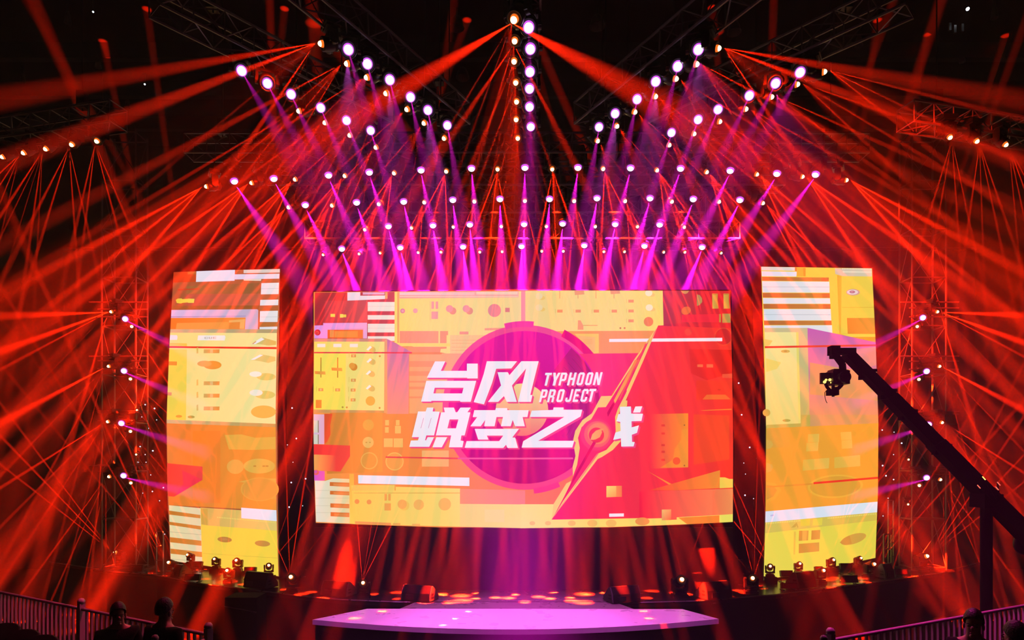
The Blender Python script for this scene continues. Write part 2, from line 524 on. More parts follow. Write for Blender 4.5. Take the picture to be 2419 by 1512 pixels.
# right upper mixer
p([(5, 80), (52, 80), (52, 480), (5, 470)], 'ff98aa', tr=c2)
p([(52, 79), (1585, 72), (1595, 470), (1500, 526), (350, 532), (52, 470)], 'ffdc94', 'ffe470', tr=c2)
for a in (408, 612, 815, 1015): r(a - 20, 285, a - 16, 330, 'f0bc68', tr=c2); r(a, 291, a + 60, 323, 'fa9c60', tr=c2)
for y in (180, 290, 400): r(1180, y - 8, 1184, y + 36, 'f0bc68', tr=c2); r(1202, y, 1262, y + 32, 'fa9c60', tr=c2)
for a in (436, 640, 840, 1041): r(a - 4, 80, a + 4, 166, 'f0a870', tr=c2)
p([(600, 80), (705, 78), (712, 120), (605, 128)], 'f8a470', tr=c2); p([(1000, 78), (1105, 77), (1112, 112), (1005, 118)], 'f8a470', tr=c2)
e(1427, 425, 53, col='f88a50', tr=c2)
for x, y in ((1430, 105), (1435, 268), (205, 140), (205, 268)):
    e(x + 34, y + 20, 34, 22, col='fccf70', tr=c2); e(x, y, 40, 36, col='fff2c8' if x > 900 else 'fbe0a8', tr=c2)
p([(640, 410), (668, 410), (700, 470), (700, 515), (636, 515)], 'ffa270', tr=c2); r(700, 462, 858, 472, 'f8b068', tr=c2)
e(1113, 497, 11, col='c88040', tr=c2, n=12); e(1160, 497, 11, col='c88040', tr=c2, n=12)
p([(350, 532), (1500, 526), (1315, 776), (560, 785)], 'ffa058', 'ff9c50', tr=c2)
p([(600, 560), (872, 560), (872, 775), (820, 780)], 'ffcf60', tr=c2); p([(630, 580), (830, 598), (830, 760), (800, 770)], 'ffc070', tr=c2)
for k in range(4): r(700, 620 + k * 16, 800, 626 + k * 16, 'ffae60', tr=c2)
# bottom strip and red field
p([(0, 1140), (520, 1140), (345, 1312), (1320, 1296), (1740, 1286), (2372, 1250), (2370, 1340), (1900, 1362), (1000, 1395), (0, 1408)], 'ffe680', 'ffe060', tr=c4)
for x, rr in ((130, 32), (305, 34), (570, 44), (800, 56), (1010, 60)): e(x, 1352, rr, rr * .7, col='fbc468', tr=c4)
p([(1535, 468), (1590, 466), (2352, 466), (2368, 1380), (2380, 2580), (1900, 2592), (1320, 2618), (345, 2635)], 'ff2860', 'ff3c28', tr=c2)
p([(1586, 72), (2338, 74), (2354, 500), (1535, 470), (1595, 465)], 'b83048', 'f02c2c', tr=c2)
p([(1590, 75), (1960, 75), (1960, 440), (1600, 450)], 'c03c48', 'd03840', tr=c2)
p([(1785, 76), (1885, 76), (1860, 108), (1835, 116), (1805, 106)], 'e89858', tr=c2)
p([(1965, 120), (2000, 130), (2025, 165), (2026, 205), (2000, 238), (1966, 250)], 'b89058', 'd09a58', tr=c2)
for a in (2138, 2264): p([(a, 112), (a + 62, 112), (a + 60, 190), (a + 72, 278), (a + 2, 280)], 'e8b850', 'd09038', tr=c2); r(a + 4, 118, a + 50, 124, 'c07030', tr=c2)
e(1846, 302, 55, 44, col='ee7440', tr=c2, rot=-.4)
p([(1800, 347), (2222, 340), (2218, 430), (1798, 432)], 'ff3048', 'ff2e3a', tr=c2); p([(2215, 340), (2235, 338), (2235, 432), (2215, 432)], 'd89040', tr=c2)
r(2250, 336, 2342, 437, 'c89a4c', 'b8a050', tr=c2)
e(2262, 592, 98, col='e85a34', tr=c2); e(2262, 592, 91, col='d82c2c', tr=c2); e(1870, 540, 40, col='f84a40', tr=c2)
p([(1880, 730), (2356, 740), (2362, 1000), (2080, 1080), (1900, 1000)], 'f83030', 'e02818', tr=c2)
r(1972, 902, 2035, 932, 'ff7044', tr=c2); r(2075, 900, 2148, 937, 'ff7044', tr=c2); p([(2250, 1010), (2366, 1005), (2366, 1055), (2250, 1052)], 'ff5a38', tr=c2)
p([(1960, 1080), (2366, 1080), (2368, 1300), (1960, 1300)], 'ff3a28', 'ff4028', tr=c2)
p([(2075, 1240), (2285, 1240), (2345, 1292), (2030, 1294)], 'ff7030', tr=c2); e(2215, 1185, 20, 10, col='e03820', tr=c2)
p([(988, 618), (2250, 605), (2250, 643), (988, 652)], 'fff2fa', tr=c2)
p([(2000, 92), (2355, 74), (2355, 86), (2050, 96)], 'ff8c30', tr=c4)
p([(1440, 135), (1870, 125), (1870, 728), (1440, 745)], 'ff3048', 'ff9430', tr=c4)
p([(1700, 640), (1720, 520), (1790, 420), (1800, 300), (1868, 300), (1868, 726), (1560, 732)], 'ff8434', 'ff9a38', tr=c4)
e(1740, 657, 42, col='f05a34', tr=c4); e(1828, 257, 9, col='b86030', tr=c4, n=10); e(1828, 708, 9, col='b86030', tr=c4, n=10)
for y in (260, 350, 480, 555, 645): r(1570, y - 12, 1610, y + 12, 'f04038', tr=c4)
p([(1930, 135), (2330, 150), (2330, 640), (1930, 700)], 'ff4a2c', 'ff5028', tr=c4)
p([(1400, 760), (1730, 940), (1730, 985), (1700, 985), (1700, 950)], 'ff6a3a', 'ffa040', tr=c4)
p([(1430, 985), (2225, 760), (2225, 960), (1730, 985)], 'ff4838', 'ff9438', tr=c4)
p([(2222, 840), (2280, 840), (2330, 858), (2372, 858), (2372, 955), (2222, 962)], 'ffd656', tr=c4)
p([(1325, 1000), (2372, 965), (2372, 1252), (1742, 1286), (1742, 1312), (1575, 1318), (1575, 1296), (1325, 1302)], 'ff2048', 'ff9058', tr=c4)
p([(2140, 990), (2372, 968), (2372, 1252), (2140, 1264)], 'ff7a50', 'ff9858', tr=c4)
p([(1760, 1290), (2218, 1265), (2218, 1348), (1860, 1364)], 'ff9038', 'ff8a34', tr=c4); e(1358, 1332, 80, 44, col='fb9c50', tr=c4)
p([(2218, 1260), (2370, 1250), (2370, 1338), (2218, 1346)], 'f8ea64', tr=c4)
p([(957, 937), (1130, 935), (1130, 1056), (957, 1063)], 'ffe67c', 'ff8a50', 'd', tr=c4); r(1066, 936, 1130, 1058, 'ff9458', 'ff7c4c', tr=c4)
p([(1575, 1200), (1680, 1198), (1680, 1316), (1575, 1319)], 'ffc878', 'ff6a48', 'd', tr=c4)
p([(1152, 1245), (1320, 1242), (1320, 1270), (1152, 1275)], 'ff3050', tr=c4)
p([(988, 1245), (1152, 1242), (1152, 1277), (988, 1281)], 'faf2ff', tr=c4)
# vinyl disc
VX, VY = 1240, 962.5


def arc(r0, a0, a1, n=12):
    return [(VX + r0 * math.cos(math.radians(a0 + (a1 - a0) * i / n)), VY + r0 * math.sin(math.radians(a0 + (a1 - a0) * i / n))) for i in range(n + 1)]


e(VX, VY, 194.7, col='ff529c', col2='ff4878', n=72)
p(arc(204, -104, -84) + arc(190, -84, -104), 'ff40a8')
p(arc(206, -63, -32) + arc(188, -32, -63), 'e6107c', 'f02070')
p(arc(205, 66, 84) + arc(192, 84, 66), 'ff3a78')
p([(550, 785), (1315, 776), (1000, 1262), (890, 1340), (800, 1560), (300, 1500), (300, 1000)], 'ff3a78', 'ff3464', tr=c2)
e(VX, VY, 180.5, col='ee1ca4', col2='b80c62', n=72)
p(arc(178, -52, 38) + arc(110, 38, -52), 'c81c80', 'a81a60')
for k in range(9):
    p(arc(118 + k * 7, -46, 34, 20) + arc(119 + k * 7, 34, -46, 20), 'b8387c' if k % 2 else '98285c')
e(1233, 968, 62, col='ffe29a', col2='ff7878', n=40)
p([(0, 621), (585, 618), (585, 638), (0, 640)], 'ff5a98', tr=c4)
p([(855, 606), (1680, 620), (1680, 638), (855, 622)], 'f24a4c', tr=c3); p([(1660, 620), (2412, 621), (2412, 640), (1660, 638)], 'ff5a98', tr=c3)
p([(548, 815), (1790, 843), (1790, 937), (550, 908)], 'eef2ff', 'f6f2ff', tr=c3)
# sword
p([(1554.8, 769), (1520.7, 850), (1478.1, 945.8), (1482, 946.6), (1481.2, 959.5), (1466, 965.6), (1461.4, 979.3), (1469, 1009.7), (1466, 1043),
   (1447.7, 1063), (1421.9, 1079.7), (1412, 1084.4), (1303, 1227.2), (1307.5, 1190.8), (1338, 1142), (1353.8, 1134), (1352.7, 1102.4), (1359.5, 1077),
   (1357, 1062), (1353.8, 1041), (1359, 1017.7), (1376, 992.3), (1398.2, 976.5), (1420.3, 936), (1445.4, 935.2), (1497.9, 850)], 'ffcc6c', 'ffd470', 'v')
p([(1553, 774), (1513.5, 850), (1478, 930), (1460, 965), (1453, 985), (1454.6, 1017.3), (1452.3, 1040), (1432.5, 1063), (1409.9, 1072.7), (1330, 1184), (1305, 1225),
   (1345, 1150), (1363.3, 1098), (1369.7, 1058), (1365.4, 1034.6), (1374, 1009), (1397, 990), (1412.7, 962.5), (1431, 961.8), (1496.4, 859)], 'ff2c68', 'ff2a5c', 'v')
p([(1500, 850), (1511, 850), (1453, 953), (1450, 946)], 'ff8c40', 'ffb04c', 'v')
p([(1524, 812), (1528, 810), (1464, 946), (1461, 944)], 'ff5a50'); p([(1540, 790), (1545, 786), (1483, 925), (1480, 922)], 'ffd070')
p([(1449, 950), (1452, 955), (1436, 985), (1434, 975)], 'd80c48')
e(1409, 1027, 38, col='ff3c68'); e(1411, 1026, 31, col='ff6660'); e(1413, 1024, 25, col='ff8a58'); e(1409, 1028, 18, col='e03048')
p([(1395, 1039), (1399, 1026), (1408, 1017), (1419, 1013.5), (1430, 1012.5), (1421, 1017), (1423, 1024), (1417, 1034), (1407, 1039)], 'ffb860', 'ff9a50')
p([(1424, 1018), (1427, 1024), (1420, 1036), (1408, 1042), (1396, 1040), (1407, 1038), (1417, 1033)], 'e83440')
p([(1401, 1044), (1408, 1046), (1372, 1108), (1312, 1215), (1360, 1118)], 'd00c50', 'e81450', 'v')
p([(1412, 1070), (1414, 1072), (1322, 1200), (1308, 1222)], 'ff6a70')
# writing
SH = [(0.9, 1.0), (2.0, 2.0), (3.0, 3.0), (4.0, 3.6)]


def word(shapes, tr):
    for dx, dy in SH[::-1]:
        for pts, holes in shapes:
            q = [tr(*v) for v in pts]; h = [[tr(*v) for v in hh] for hh in holes]
            p([(x + dx, y + dy) for x, y in q], 'ff4a86', None, 'h', [[(x + dx, y + dy) for x, y in hh] for hh in h])
    for pts, holes in shapes:
        q = [tr(*v) for v in pts]; h = [[tr(*v) for v in hh] for hh in holes]
        p(q, 'f6f4ff', 'fbf6ff', 'h', h)


word([([(445, 90), (605, 90), (535, 237), (940, 237), (940, 125), (1108, 125), (1108, 355), (945, 355), (945, 345), (318, 345)], []),
      ([(310, 392), (1085, 392), (1000, 718), (838, 718), (835, 703), (390, 703), (385, 715), (228, 715)], [[(440, 500), (888, 500), (865, 588), (420, 588)]]),
      ([(1250, 88), (1720, 88), (1630, 200), (1395, 205), (1330, 430), (1205, 758), (1045, 722), (1130, 500), (1200, 290)], []),
      ([(1415, 258), (1575, 258), (1600, 305), (1785, 88), (2055, 88), (1925, 610), (1958, 615), (1935, 720), (1735, 720), (1860, 200), (1640, 465),
        (1715, 720), (1560, 720), (1515, 630), (1425, 720), (1265, 720), (1470, 465)], [])], cA)
word([([(320, 808), (420, 808), (408, 868), (518, 872), (430, 1240), (310, 1240), (290, 1315), (305, 1318), (330, 1268), (430, 1268), (355, 1418), (45, 1418),
        (70, 1320), (180, 1318), (195, 1268), (85, 1268), (182, 868), (300, 868)], []),
      ([(580, 808), (738, 808), (765, 880), (790, 880), (840, 808), (1000, 808), (948, 880), (995, 882), (905, 1240), (855, 1240), (842, 1320), (890, 1328),
        (870, 1425), (660, 1425), (695, 1240), (458, 1240), (540, 882), (598, 880)], [[(672, 992), (808, 992), (770, 1130), (638, 1130)]]),
      ([(465, 1268), (635, 1268), (550, 1425), (405, 1425)], []),
      ([(1390, 815), (1565, 815), (1570, 848), (1900, 848), (1880, 955), (1805, 955), (1840, 1098), (1690, 1098), (1650, 1000), (1620, 1098), (1468, 1098),
        (1500, 955), (1400, 955), (1370, 1098), (1208, 1098), (1225, 1000), (1155, 1098), (993, 1098), (1100, 955), (1030, 955), (1055, 848), (1380, 848)], []),
      ([(1060, 1138), (1750, 1138), (1645, 1272), (1690, 1275), (1735, 1435), (1570, 1435), (1548, 1385), (1505, 1435), (905, 1432), (935, 1328), (1440, 1328),
        (1505, 1243), (1250, 1243), (1275, 1305), (1115, 1305)], [])], cA)
for a, b in ((268, 225), (386, 341)): p([(a - 3, 970), (a + 3, 970), (b + 3, 1128), (b - 3, 1128)], 'd870a8', tr=cA)
word([([(380, 740), (535, 740), (535, 775), (825, 775), (800, 880), (140, 1258), (700, 1258), (670, 1362), (-117, 1364), (-92, 1264), (545, 888), (12, 888), (40, 790), (372, 778)], [])], cB)
word([([(1410, 730), (1580, 725), (1585, 835), (1768, 838), (1745, 950), (1590, 955), (1592, 1050), (1705, 1018), (1675, 1135), (1595, 1165), (1598, 1275), (1640, 1278),
        (1622, 1345), (1430, 1348), (1425, 1220), (1305, 1245), (1340, 1130), (1420, 1105), (1415, 965), (1355, 955), (1385, 845), (1412, 840)], []),
      ([(1650, 725), (1758, 722), (1725, 818), (1612, 820)], [])], cB)
# latin lettering: unit glyphs, x 0..1, y 0..1 upward
t_ = 0.36
GL = {
    'T': [([(0, 1), (0, .82), (.5 - t_ / 2, .82), (.5 - t_ / 2, 0), (.5 + t_ / 2, 0), (.5 + t_ / 2, .82), (1, .82), (1, 1)], [])],
    'Y': [([(0, 1), (.34, 1), (.5, .66), (.66, 1), (1, 1), (.5 + t_ / 2, .42), (.5 + t_ / 2, 0), (.5 - t_ / 2, 0), (.5 - t_ / 2, .42)], [])],
    'P': [([(0, 0), (0, 1), (.8, 1), (1, .88), (1, .46), (.8, .34), (.34, .34), (.34, 0)], [[(.34, .83), (.66, .83), (.66, .51), (.34, .51)]])],
    'H': [([(0, 0), (0, 1), (.33, 1), (.33, .6), (.67, .6), (.67, 1), (1, 1), (1, 0), (.67, 0), (.67, .42), (.33, .42), (.33, 0)], [])],
    'O': [([(.2, 0), (0, .12), (0, .88), (.2, 1), (.8, 1), (1, .88), (1, .12), (.8, 0)], [[(.34, .17), (.66, .17), (.66, .83), (.34, .83)]])],
    'N': [([(0, 0), (0, 1), (.32, 1), (.68, .45), (.68, 1), (1, 1), (1, 0), (.68, 0), (.32, .55), (.32, 0)], [])],
    'R': [([(0, 0), (0, 1), (.8, 1), (1, .88), (1, .56), (.86, .46), (1, .36), (1, 0), (.67, 0), (.67, .36), (.34, .36), (.34, 0)], [[(.34, .83), (.66, .83), (.66, .53), (.34, .53)]])],
    'J': [([(.66, 1), (1, 1), (1, .12), (.8, 0), (.2, 0), (0, .12), (0, .34), (.33, .34), (.33, .17), (.66, .17)], [])],
    'E': [([(0, 0), (0, 1), (1, 1), (1, .82), (.34, .82), (.34, .59), (.9, .59), (.9, .42), (.34, .42), (.34, .18), (1, .18), (1, 0)], [])],
    'C': [([(.2, 0), (0, .12), (0, .88), (.2, 1), (.8, 1), (1, .88), (1, .62), (.67, .62), (.67, .83), (.34, .83), (.34, .17), (.67, .17), (.67, .38), (1, .38), (1, .12), (.8, 0)], [])],
    'U': [([(.2, 0), (0, .12), (0, 1), (.33, 1), (.33, .17), (.67, .17), (.67, 1), (1, 1), (1, .12), (.8, 0)], [])]}


def glyphs(text, xs, ws, y0, h, shear):
    out = []
    for ch, x, w in zip(text, xs, ws):
        for pts, holes in GL[ch]:
            f = lambda v: (x + v[0] * w + v[1] * shear, y0 - (x - xs[0]) * 0.012 - v[1] * h)
            out.append(([f(v) for v in pts], [[f(v) for v in hh] for hh in holes]))
    return out


word(glyphs('TYPHOON', [205, 325, 452, 585, 727, 860, 987], [104, 118, 100, 108, 98, 98, 108], 402, 200, 48), cB)
word(glyphs('PROJECT', [150, 275, 415, 552, 672, 788, 893], [98, 100, 98, 90, 82, 98, 104], 660, 200, 48), cB)
led = thing('led_screen', 'large central video screen with white characters and a purple record disc', 'screen', (0, DM, STAGE))
ms.housing(led)
ms.finish('display', led)
bz = P(0, 1246, DM).z
MB().box(((P(742, 0, DM).x + P(1731, 0, DM).x) / 2, DM + 0.02, (STAGE + bz) / 2), (P(1731, 0, DM).x - P(742, 0, DM).x, 0.12, bz - STAGE)).build('base_panel', M_scrim, led)

# ---- left screen
lo = [(410, 643), (535, 638), (661, 635), (659, 820), (655, 1000), (656, 1180), (659, 1362), (530, 1343), (403, 1325), (396, 1180), (393, 1000), (400, 820)]
li = P(658, 1362, 17.5); lo2 = P(403, 1325, 19.9)
ls = Screen((li.x, li.y), (lo2.x, lo2.y), lo)
L1 = crop(380, 620, 3.98); L2 = crop(380, 980, 3.98)
p = ls.poly; r = ls.rect; e = ls.ell
p(lo, 'a85c36', 'b86a40', 'h')
p([(112, 92), (330, 80), (328, 182), (104, 190)], 'c03c18', 'd05020', tr=L1); r(252, 80, 330, 112, 'b86c30', tr=L1)
p([(335, 78), (697, 68), (693, 172), (330, 183)], 'f0eefc', 'ece8ff', tr=L1); p([(693, 112), (1116, 106), (1113, 152), (690, 160)], 'e2dcfa', 'eee8f4', tr=L1)
p([(778, 70), (1120, 62), (1118, 95), (778, 101)], 'e4d8d0', tr=L1); p([(778, 160), (945, 157), (940, 173), (780, 170)], 'f4ecd8', tr=L1)
p([(245, 222), (942, 192), (936, 292), (236, 296)], '9c6c3a', '98643a', tr=L1); p([(236, 300), (938, 296), (930, 404), (228, 408)], 'b05c44', 'b8684a', tr=L1)
p([(100, 408), (930, 404), (918, 440), (92, 446)], '96602e', tr=L1); p([(155, 250), (360, 244), (360, 254), (180, 262), (170, 270)], 'c84828', tr=L1)
p([(140, 352), (158, 340), (195, 338), (202, 345), (250, 342), (262, 340), (316, 342), (310, 380), (258, 380), (250, 376), (205, 380), (190, 386), (150, 382)], 'f6d444', 'fae45c', tr=L1)
for q in ([(945, 195), (1111, 190), (1107, 298), (940, 300)], [(935, 352), (1105, 349), (1103, 402), (932, 405)], [(932, 458), (1101, 454), (1097, 560), (930, 560)], [(928, 607), (1095, 603), (1094, 630), (928, 630)]):
    p(q, 'e2ecf6', 'eef2f2', tr=L1)
for y in (246, 512): p([(940, y), (1108, y - 3), (1108, y), (940, y + 3)], 'b8c4c8', tr=L1)
p([(920, 440), (1100, 405), (1100, 452), (925, 456)], 'b06a38', tr=L1); p([(928, 565), (1097, 562), (1096, 602), (928, 605)], 'bc7638', tr=L1)
p([(92, 447), (905, 440), (916, 450), (912, 628), (82, 628)], 'd2c4f2', 'c4b8d4', tr=L1)
p([(90, 508), (800, 502), (800, 508), (90, 516)], 'a890c0', tr=L1)
p([(88, 522), (797, 518), (790, 628), (82, 628)], 'f6802a', 'fa9440', tr=L1); p([(150, 570), (640, 560), (640, 626), (140, 628)], 'ffa24a', tr=L1)
p([(640, 545), (792, 532), (782, 625), (740, 622), (745, 560), (640, 565)], 'ffb868', tr=L1)
p([(82, 628), (1094, 628), (1091, 664), (78, 660)], 'c4b890', 'b8a878', tr=L1)
p([(78, 660), (1091, 664), (1078, 1480), (1080, 1535), (55, 1490)], 'ffe888', 'fff0a4', tr=L1)
p([(70, 815), (245, 817), (236, 1482), (56, 1478)], 'ffdf56', tr=L1)
p([(78, 755), (245, 762), (245, 790), (74, 786)], 'ffd050', tr=L1)
p([(76, 682), (150, 684), (158, 700), (152, 728), (75, 730)], 'f2eef8', tr=L1); p([(350, 686), (600, 686), (608, 700), (600, 734), (344, 732)], 'faf6f2', tr=L1)
ls_g = glyphs('CUE', [410, 450, 490], [32, 32, 32], 720, 20, 0)
for pts, holes in ls_g: p(pts, 'ccc4bc', tr=L1)
p([(72, 787), (1088, 796), (1088, 815), (72, 803)], 'ee3c28', tr=L1)
for y in (835, 1136, 1253, 1373):
    p([(336, y - 32), (350, y - 38), (352, y + 18), (336, y + 22)], 'ecc462', tr=L1); p([(404, y - 18), (552, y - 18), (550, y + 18), (402, y + 18)], 'd8b464', 'f09c44', tr=L1); r(462, y - 16, 490, y + 16, 'e8c480', tr=L1)
e(485, 965, 85, 40, col='f8a03a', tr=L1); e(410, 952, 68, 28, col='fbb04e', tr=L1)
p([(68, 930), (152, 932), (150, 968), (66, 966)], 'f0983a', tr=L1); p([(60, 1220), (102, 1222), (100, 1252), (58, 1250)], 'f29c50', tr=L1)
p([(850, 768), (960, 706), (1085, 742), (1082, 775), (1010, 782), (935, 770)], 'e2d084', 'd8c060', tr=L1); p([(850, 768), (945, 706), (975, 722), (890, 768)], 'fffaf6', tr=L1); p([(855, 766), (890, 740), (900, 744), (870, 768)], 'e8a880', tr=L1)
p([(840, 915), (945, 864), (1075, 888), (1078, 925), (1010, 945), (940, 930)], 'e4d684', 'dccc70', tr=L1); p([(842, 915), (932, 866), (962, 872), (880, 915)], 'fffaf4', tr=L1)
e(990, 1075, 90, 34, col='e8d470', tr=L1); e(890, 1050, 58, 26, col='fffae6', tr=L1); e(980, 1245, 95, 38, col='e8d470', tr=L1); e(895, 1225, 62, 30, col='fff6e0', tr=L1)
e(965, 1405, 118, 60, col='fcc056', tr=L1)
e(170, 1447, 30, 13, col='f2a840', tr=L1); e(285, 1453, 33, 13, col='c8a850', tr=L1)
p([(55, 45), (1080, 85), (1080, 116), (57, 80)], 'd0bc88', 'c8a458', tr=L2)
p([(57, 80), (1080, 116), (1086, 900), (74, 850)], 'f08434', 'f0a03c', 'h', tr=L2)
p([(57, 85), (280, 92), (285, 450), (60, 450)], 'e88c40', 'ee8834', tr=L2); r(300, 150, 560, 830, 'ff8a2c', 'f68a34', tr=L2)
p([(600, 190), (760, 184), (880, 215), (1078, 208), (1078, 322), (860, 330), (640, 325)], 'ecb44a', 'e8b84e', tr=L2)
e(700, 488, 80, 68, col='eab050', tr=L2); e(925, 482, 148, 70, col='ecba52', tr=L2)
for a in (870, 955, 985): r(a, 475, a + 26, 490, 'd89840', tr=L2)
p([(730, 630), (900, 595), (1082, 600), (1085, 640), (900, 650)], 'ecb450', tr=L2); p([(880, 660), (1084, 640), (1085, 800), (930, 770)], 'e6a848', tr=L2)
e(930, 700, 180, 112, col='f0ac48', tr=L2); e(930, 700, 168, 104, col='e8a244', tr=L2)
p([(60, 455), (392, 487), (392, 612), (125, 770), (66, 765)], 'ff4238', 'ff4e46', 'h', tr=L2); p([(200, 520), (390, 610), (125, 770), (210, 650)], 'ff3a50', tr=L2)
p([(76, 850), (375, 878), (390, 1416), (92, 1372)], 'f2e8b0', 'e8e0b4', tr=L2)
for q in ([(75, 900), (372, 942), (372, 974), (78, 938)], [(78, 1005), (375, 1046), (376, 1080), (80, 1034)], [(85, 1150), (380, 1184), (382, 1232), (88, 1198)], [(90, 1258), (386, 1290), (388, 1338), (92, 1305)]):
    p(q, 'd4802e', 'd89242', tr=L2)
for y in (1098, 1352): p([(84, y), (380, y + 28), (380, y + 32), (84, y + 4)], 'c0b894', tr=L2)
p([(372, 872), (1086, 920), (1105, 1516), (390, 1416)], 'ffd84e', 'ffe24c', tr=L2)
p([(376, 872), (1086, 920), (1090, 1090), (440, 1040), (380, 1030)], 'e8b860', 'ecd474', tr=L2); p([(376, 880), (440, 885), (440, 1038), (382, 1030)], 'dcb050', tr=L2)
p([(755, 873), (1086, 897), (1089, 1000), (757, 972)], 'f2ecff', 'eaf2ff', tr=L2)
for k in range(36): p([(530 + k * 15.4, 958 + k * 1.35), (538 + k * 15.4, 959 + k * 1.35), (538 + k * 15.4, 970 + k * 1.35), (530 + k * 15.4, 969 + k * 1.35)], 'f8e478', tr=L2)
e(600, 1173, 68, 26, col='cc8a42', tr=L2, rot=.08); e(600, 1170, 28, 10, col='d89050', tr=L2); e(955, 1210, 72, 28, col='d09846', tr=L2, rot=.08)
p([(394, 1300), (1100, 1345), (1100, 1350), (394, 1305)], 'e8c848', tr=L2)
sl = thing('led_screen', 'tall video screen beside the tower with lilac box and CUE button', 'screen', ((li.x + lo2.x) / 2, 18.4, STAGE))
ls.housing(sl)
ls.finish('display', sl)

# ---- right screen
ro = [(1798, 630), (1930, 632), (2060, 634), (2069, 820), (2075, 1000), (2074, 1160), (2068, 1318), (1940, 1345), (1804, 1371), (1809, 1200), (1810, 1000), (1804, 820)]
ri = P(1804, 1371, 17.0); ro2 = P(2068, 1318, 19.5)
rs = Screen((ri.x, ri.y), (ro2.x, ro2.y), ro)
R1 = crop(1780, 620, 3.977); R2 = crop(1780, 980, 3.877)
p = rs.poly; r = rs.rect; e = rs.ell
p(ro, 'fbd84a', 'f6dc50', 'h')
p([(72, 40), (390, 46), (388, 78), (74, 75)], 'dcdcd4', 'e8e4dc', tr=R1); p([(75, 82), (406, 88), (403, 132), (78, 130)], 'dce4f4', 'f4f0ff', tr=R1); p([(388, 46), (410, 48), (408, 86), (390, 80)], 'c88038', tr=R1)
for q in ([(78, 135), (708, 142), (706, 178), (80, 172)], [(85, 286), (716, 290), (717, 333), (88, 330)], [(92, 390), (722, 392), (724, 436), (95, 434)], [(98, 547), (732, 547), (735, 588), (100, 588)]):
    p(q, 'bc7038', 'd0903c', tr=R1); x0 = q[1][0]; p([(x0 - 70, q[1][1]), q[1], q[2], (x0 - 70, q[2][1])], 'd07838', tr=R1)
for q in ([(80, 176), (712, 181), (715, 284), (85, 282)], [(88, 334), (718, 337), (722, 388), (92, 388)], [(95, 438), (725, 438), (731, 545), (98, 545)], [(100, 592), (737, 590), (741, 662), (640, 645), (500, 615), (102, 616)]):
    p(q, 'dceaf4', 'f2f4f4', tr=R1)
for y in (228, 488): p([(84, y), (722, y + 2), (722, y + 5), (84, y + 3)], 'a8b4bc', tr=R1)
p([(765, 55), (1111, 60), (1113, 132), (835, 128), (768, 108)], 'ccccb4', 'd8d8b8', tr=R1); p([(835, 78), (1112, 84), (1112, 100), (840, 96)], 'e8e8cc', tr=R1)
for k in range(19): r(835 + k * 14.5, 54, 843 + k * 14.5, 66, 'fbf4dc', tr=R1)
p([(785, 118), (828, 126), (822, 668), (806, 668)], 'f0b438', 'f6c43e', tr=R1); p([(405, 50), (490, 52), (488, 130), (408, 130)], 'f2b83c', tr=R1); p([(465, 52), (490, 52), (490, 130), (470, 130)], 'e8a030', tr=R1)
e(935, 280, 64, 30, col='d8a89c', tr=R1); e(930, 279, 52, 23, col='f4e0dc', tr=R1); e(928, 277, 27, 13, col='c07a8c', tr=R1); e(926, 276, 13, 6, col='e0a0ac', tr=R1)
p([(830, 420), (1140, 418), (1142, 424), (832, 426)], 'ecc43c', tr=R1)
p([(878, 522), (1142, 521), (1151, 668), (885, 670)], 'd69430', 'e4a63c', tr=R1)
p([(806, 670), (1152, 668), (1156, 752), (760, 668)], 'e8bc34', 'd8a830', tr=R1); p([(820, 672), (1152, 672), (1153, 700), (900, 700)], 'fae050', tr=R1)
p([(103, 617), (507, 615), (528, 1540), (118, 1540)], 'd4c896', 'd0bc60', 'v', tr=R1)
p([(105, 655), (420, 655), (442, 1540), (118, 1540)], 'fff0a0', 'ffe07c', 'v', tr=R1); p([(105, 720), (180, 735), (150, 780), (108, 790)], 'fcd46c', tr=R1)
p([(116, 900), (260, 940), (220, 1000), (118, 1030)], 'ffe070', tr=R1); p([(400, 655), (422, 655), (444, 1540), (424, 1540)], 'f4e474', tr=R1)
p([(507, 615), (740, 662), (1156, 752), (1176, 1540), (528, 1540)], 'd468bc', 'eca458', 'v', tr=R1)
p([(700, 850), (1160, 790), (1166, 960), (1040, 1000), (880, 960)], 'e8948c', 'f09888', tr=R1); p([(530, 940), (860, 1000), (1168, 1010), (1172, 1300), (530, 1240)], 'e8a070', 'eca45c', 'v', tr=R1)
p([(105, 787), (1152, 769), (1153, 787), (107, 806)], 'f8442c', 'fc5238', tr=R1)
e(300, 835, 42, 15, col='d8bc58', tr=R1); e(300, 834, 16, 6, col='b89848', tr=R1); e(310, 1485, 38, 13, col='ccb050', tr=R1); e(122, 1412, 36, 34, col='e8b450', tr=R1)
p([(516, 0), (1150, 0), (1149, 78), (516, 108)], 'dca468', 'eca458', tr=R2)
p([(118, 92), (432, 78), (434, 0), (520, 0), (518, 106), (118, 126)], 'd8bc58', 'ccb452', tr=R2)
p([(118, 124), (1149, 76), (1142, 796), (110, 885)], 'f6a838', 'ffac34', tr=R2); r(118, 130, 330, 300, 'e8a844', 'f4aa3c', tr=R2)
for q in ([(500, 178), (602, 174), (600, 250), (498, 253)], [(486, 258), (595, 252), (590, 330), (482, 336)], [(796, 160), (895, 155), (900, 228), (804, 232)], [(806, 236), (902, 230), (905, 305), (808, 312)],
          [(455, 412), (695, 394), (690, 490), (450, 513)], [(740, 390), (975, 368), (978, 470), (740, 490)]):
    p(q, 'eebc48', 'f2c254', tr=R2)
e(750, 655, 255, 108, col='fbb93e', tr=R2, rot=-.06); e(750, 655, 232, 92, col='eaa838', tr=R2, rot=-.06)
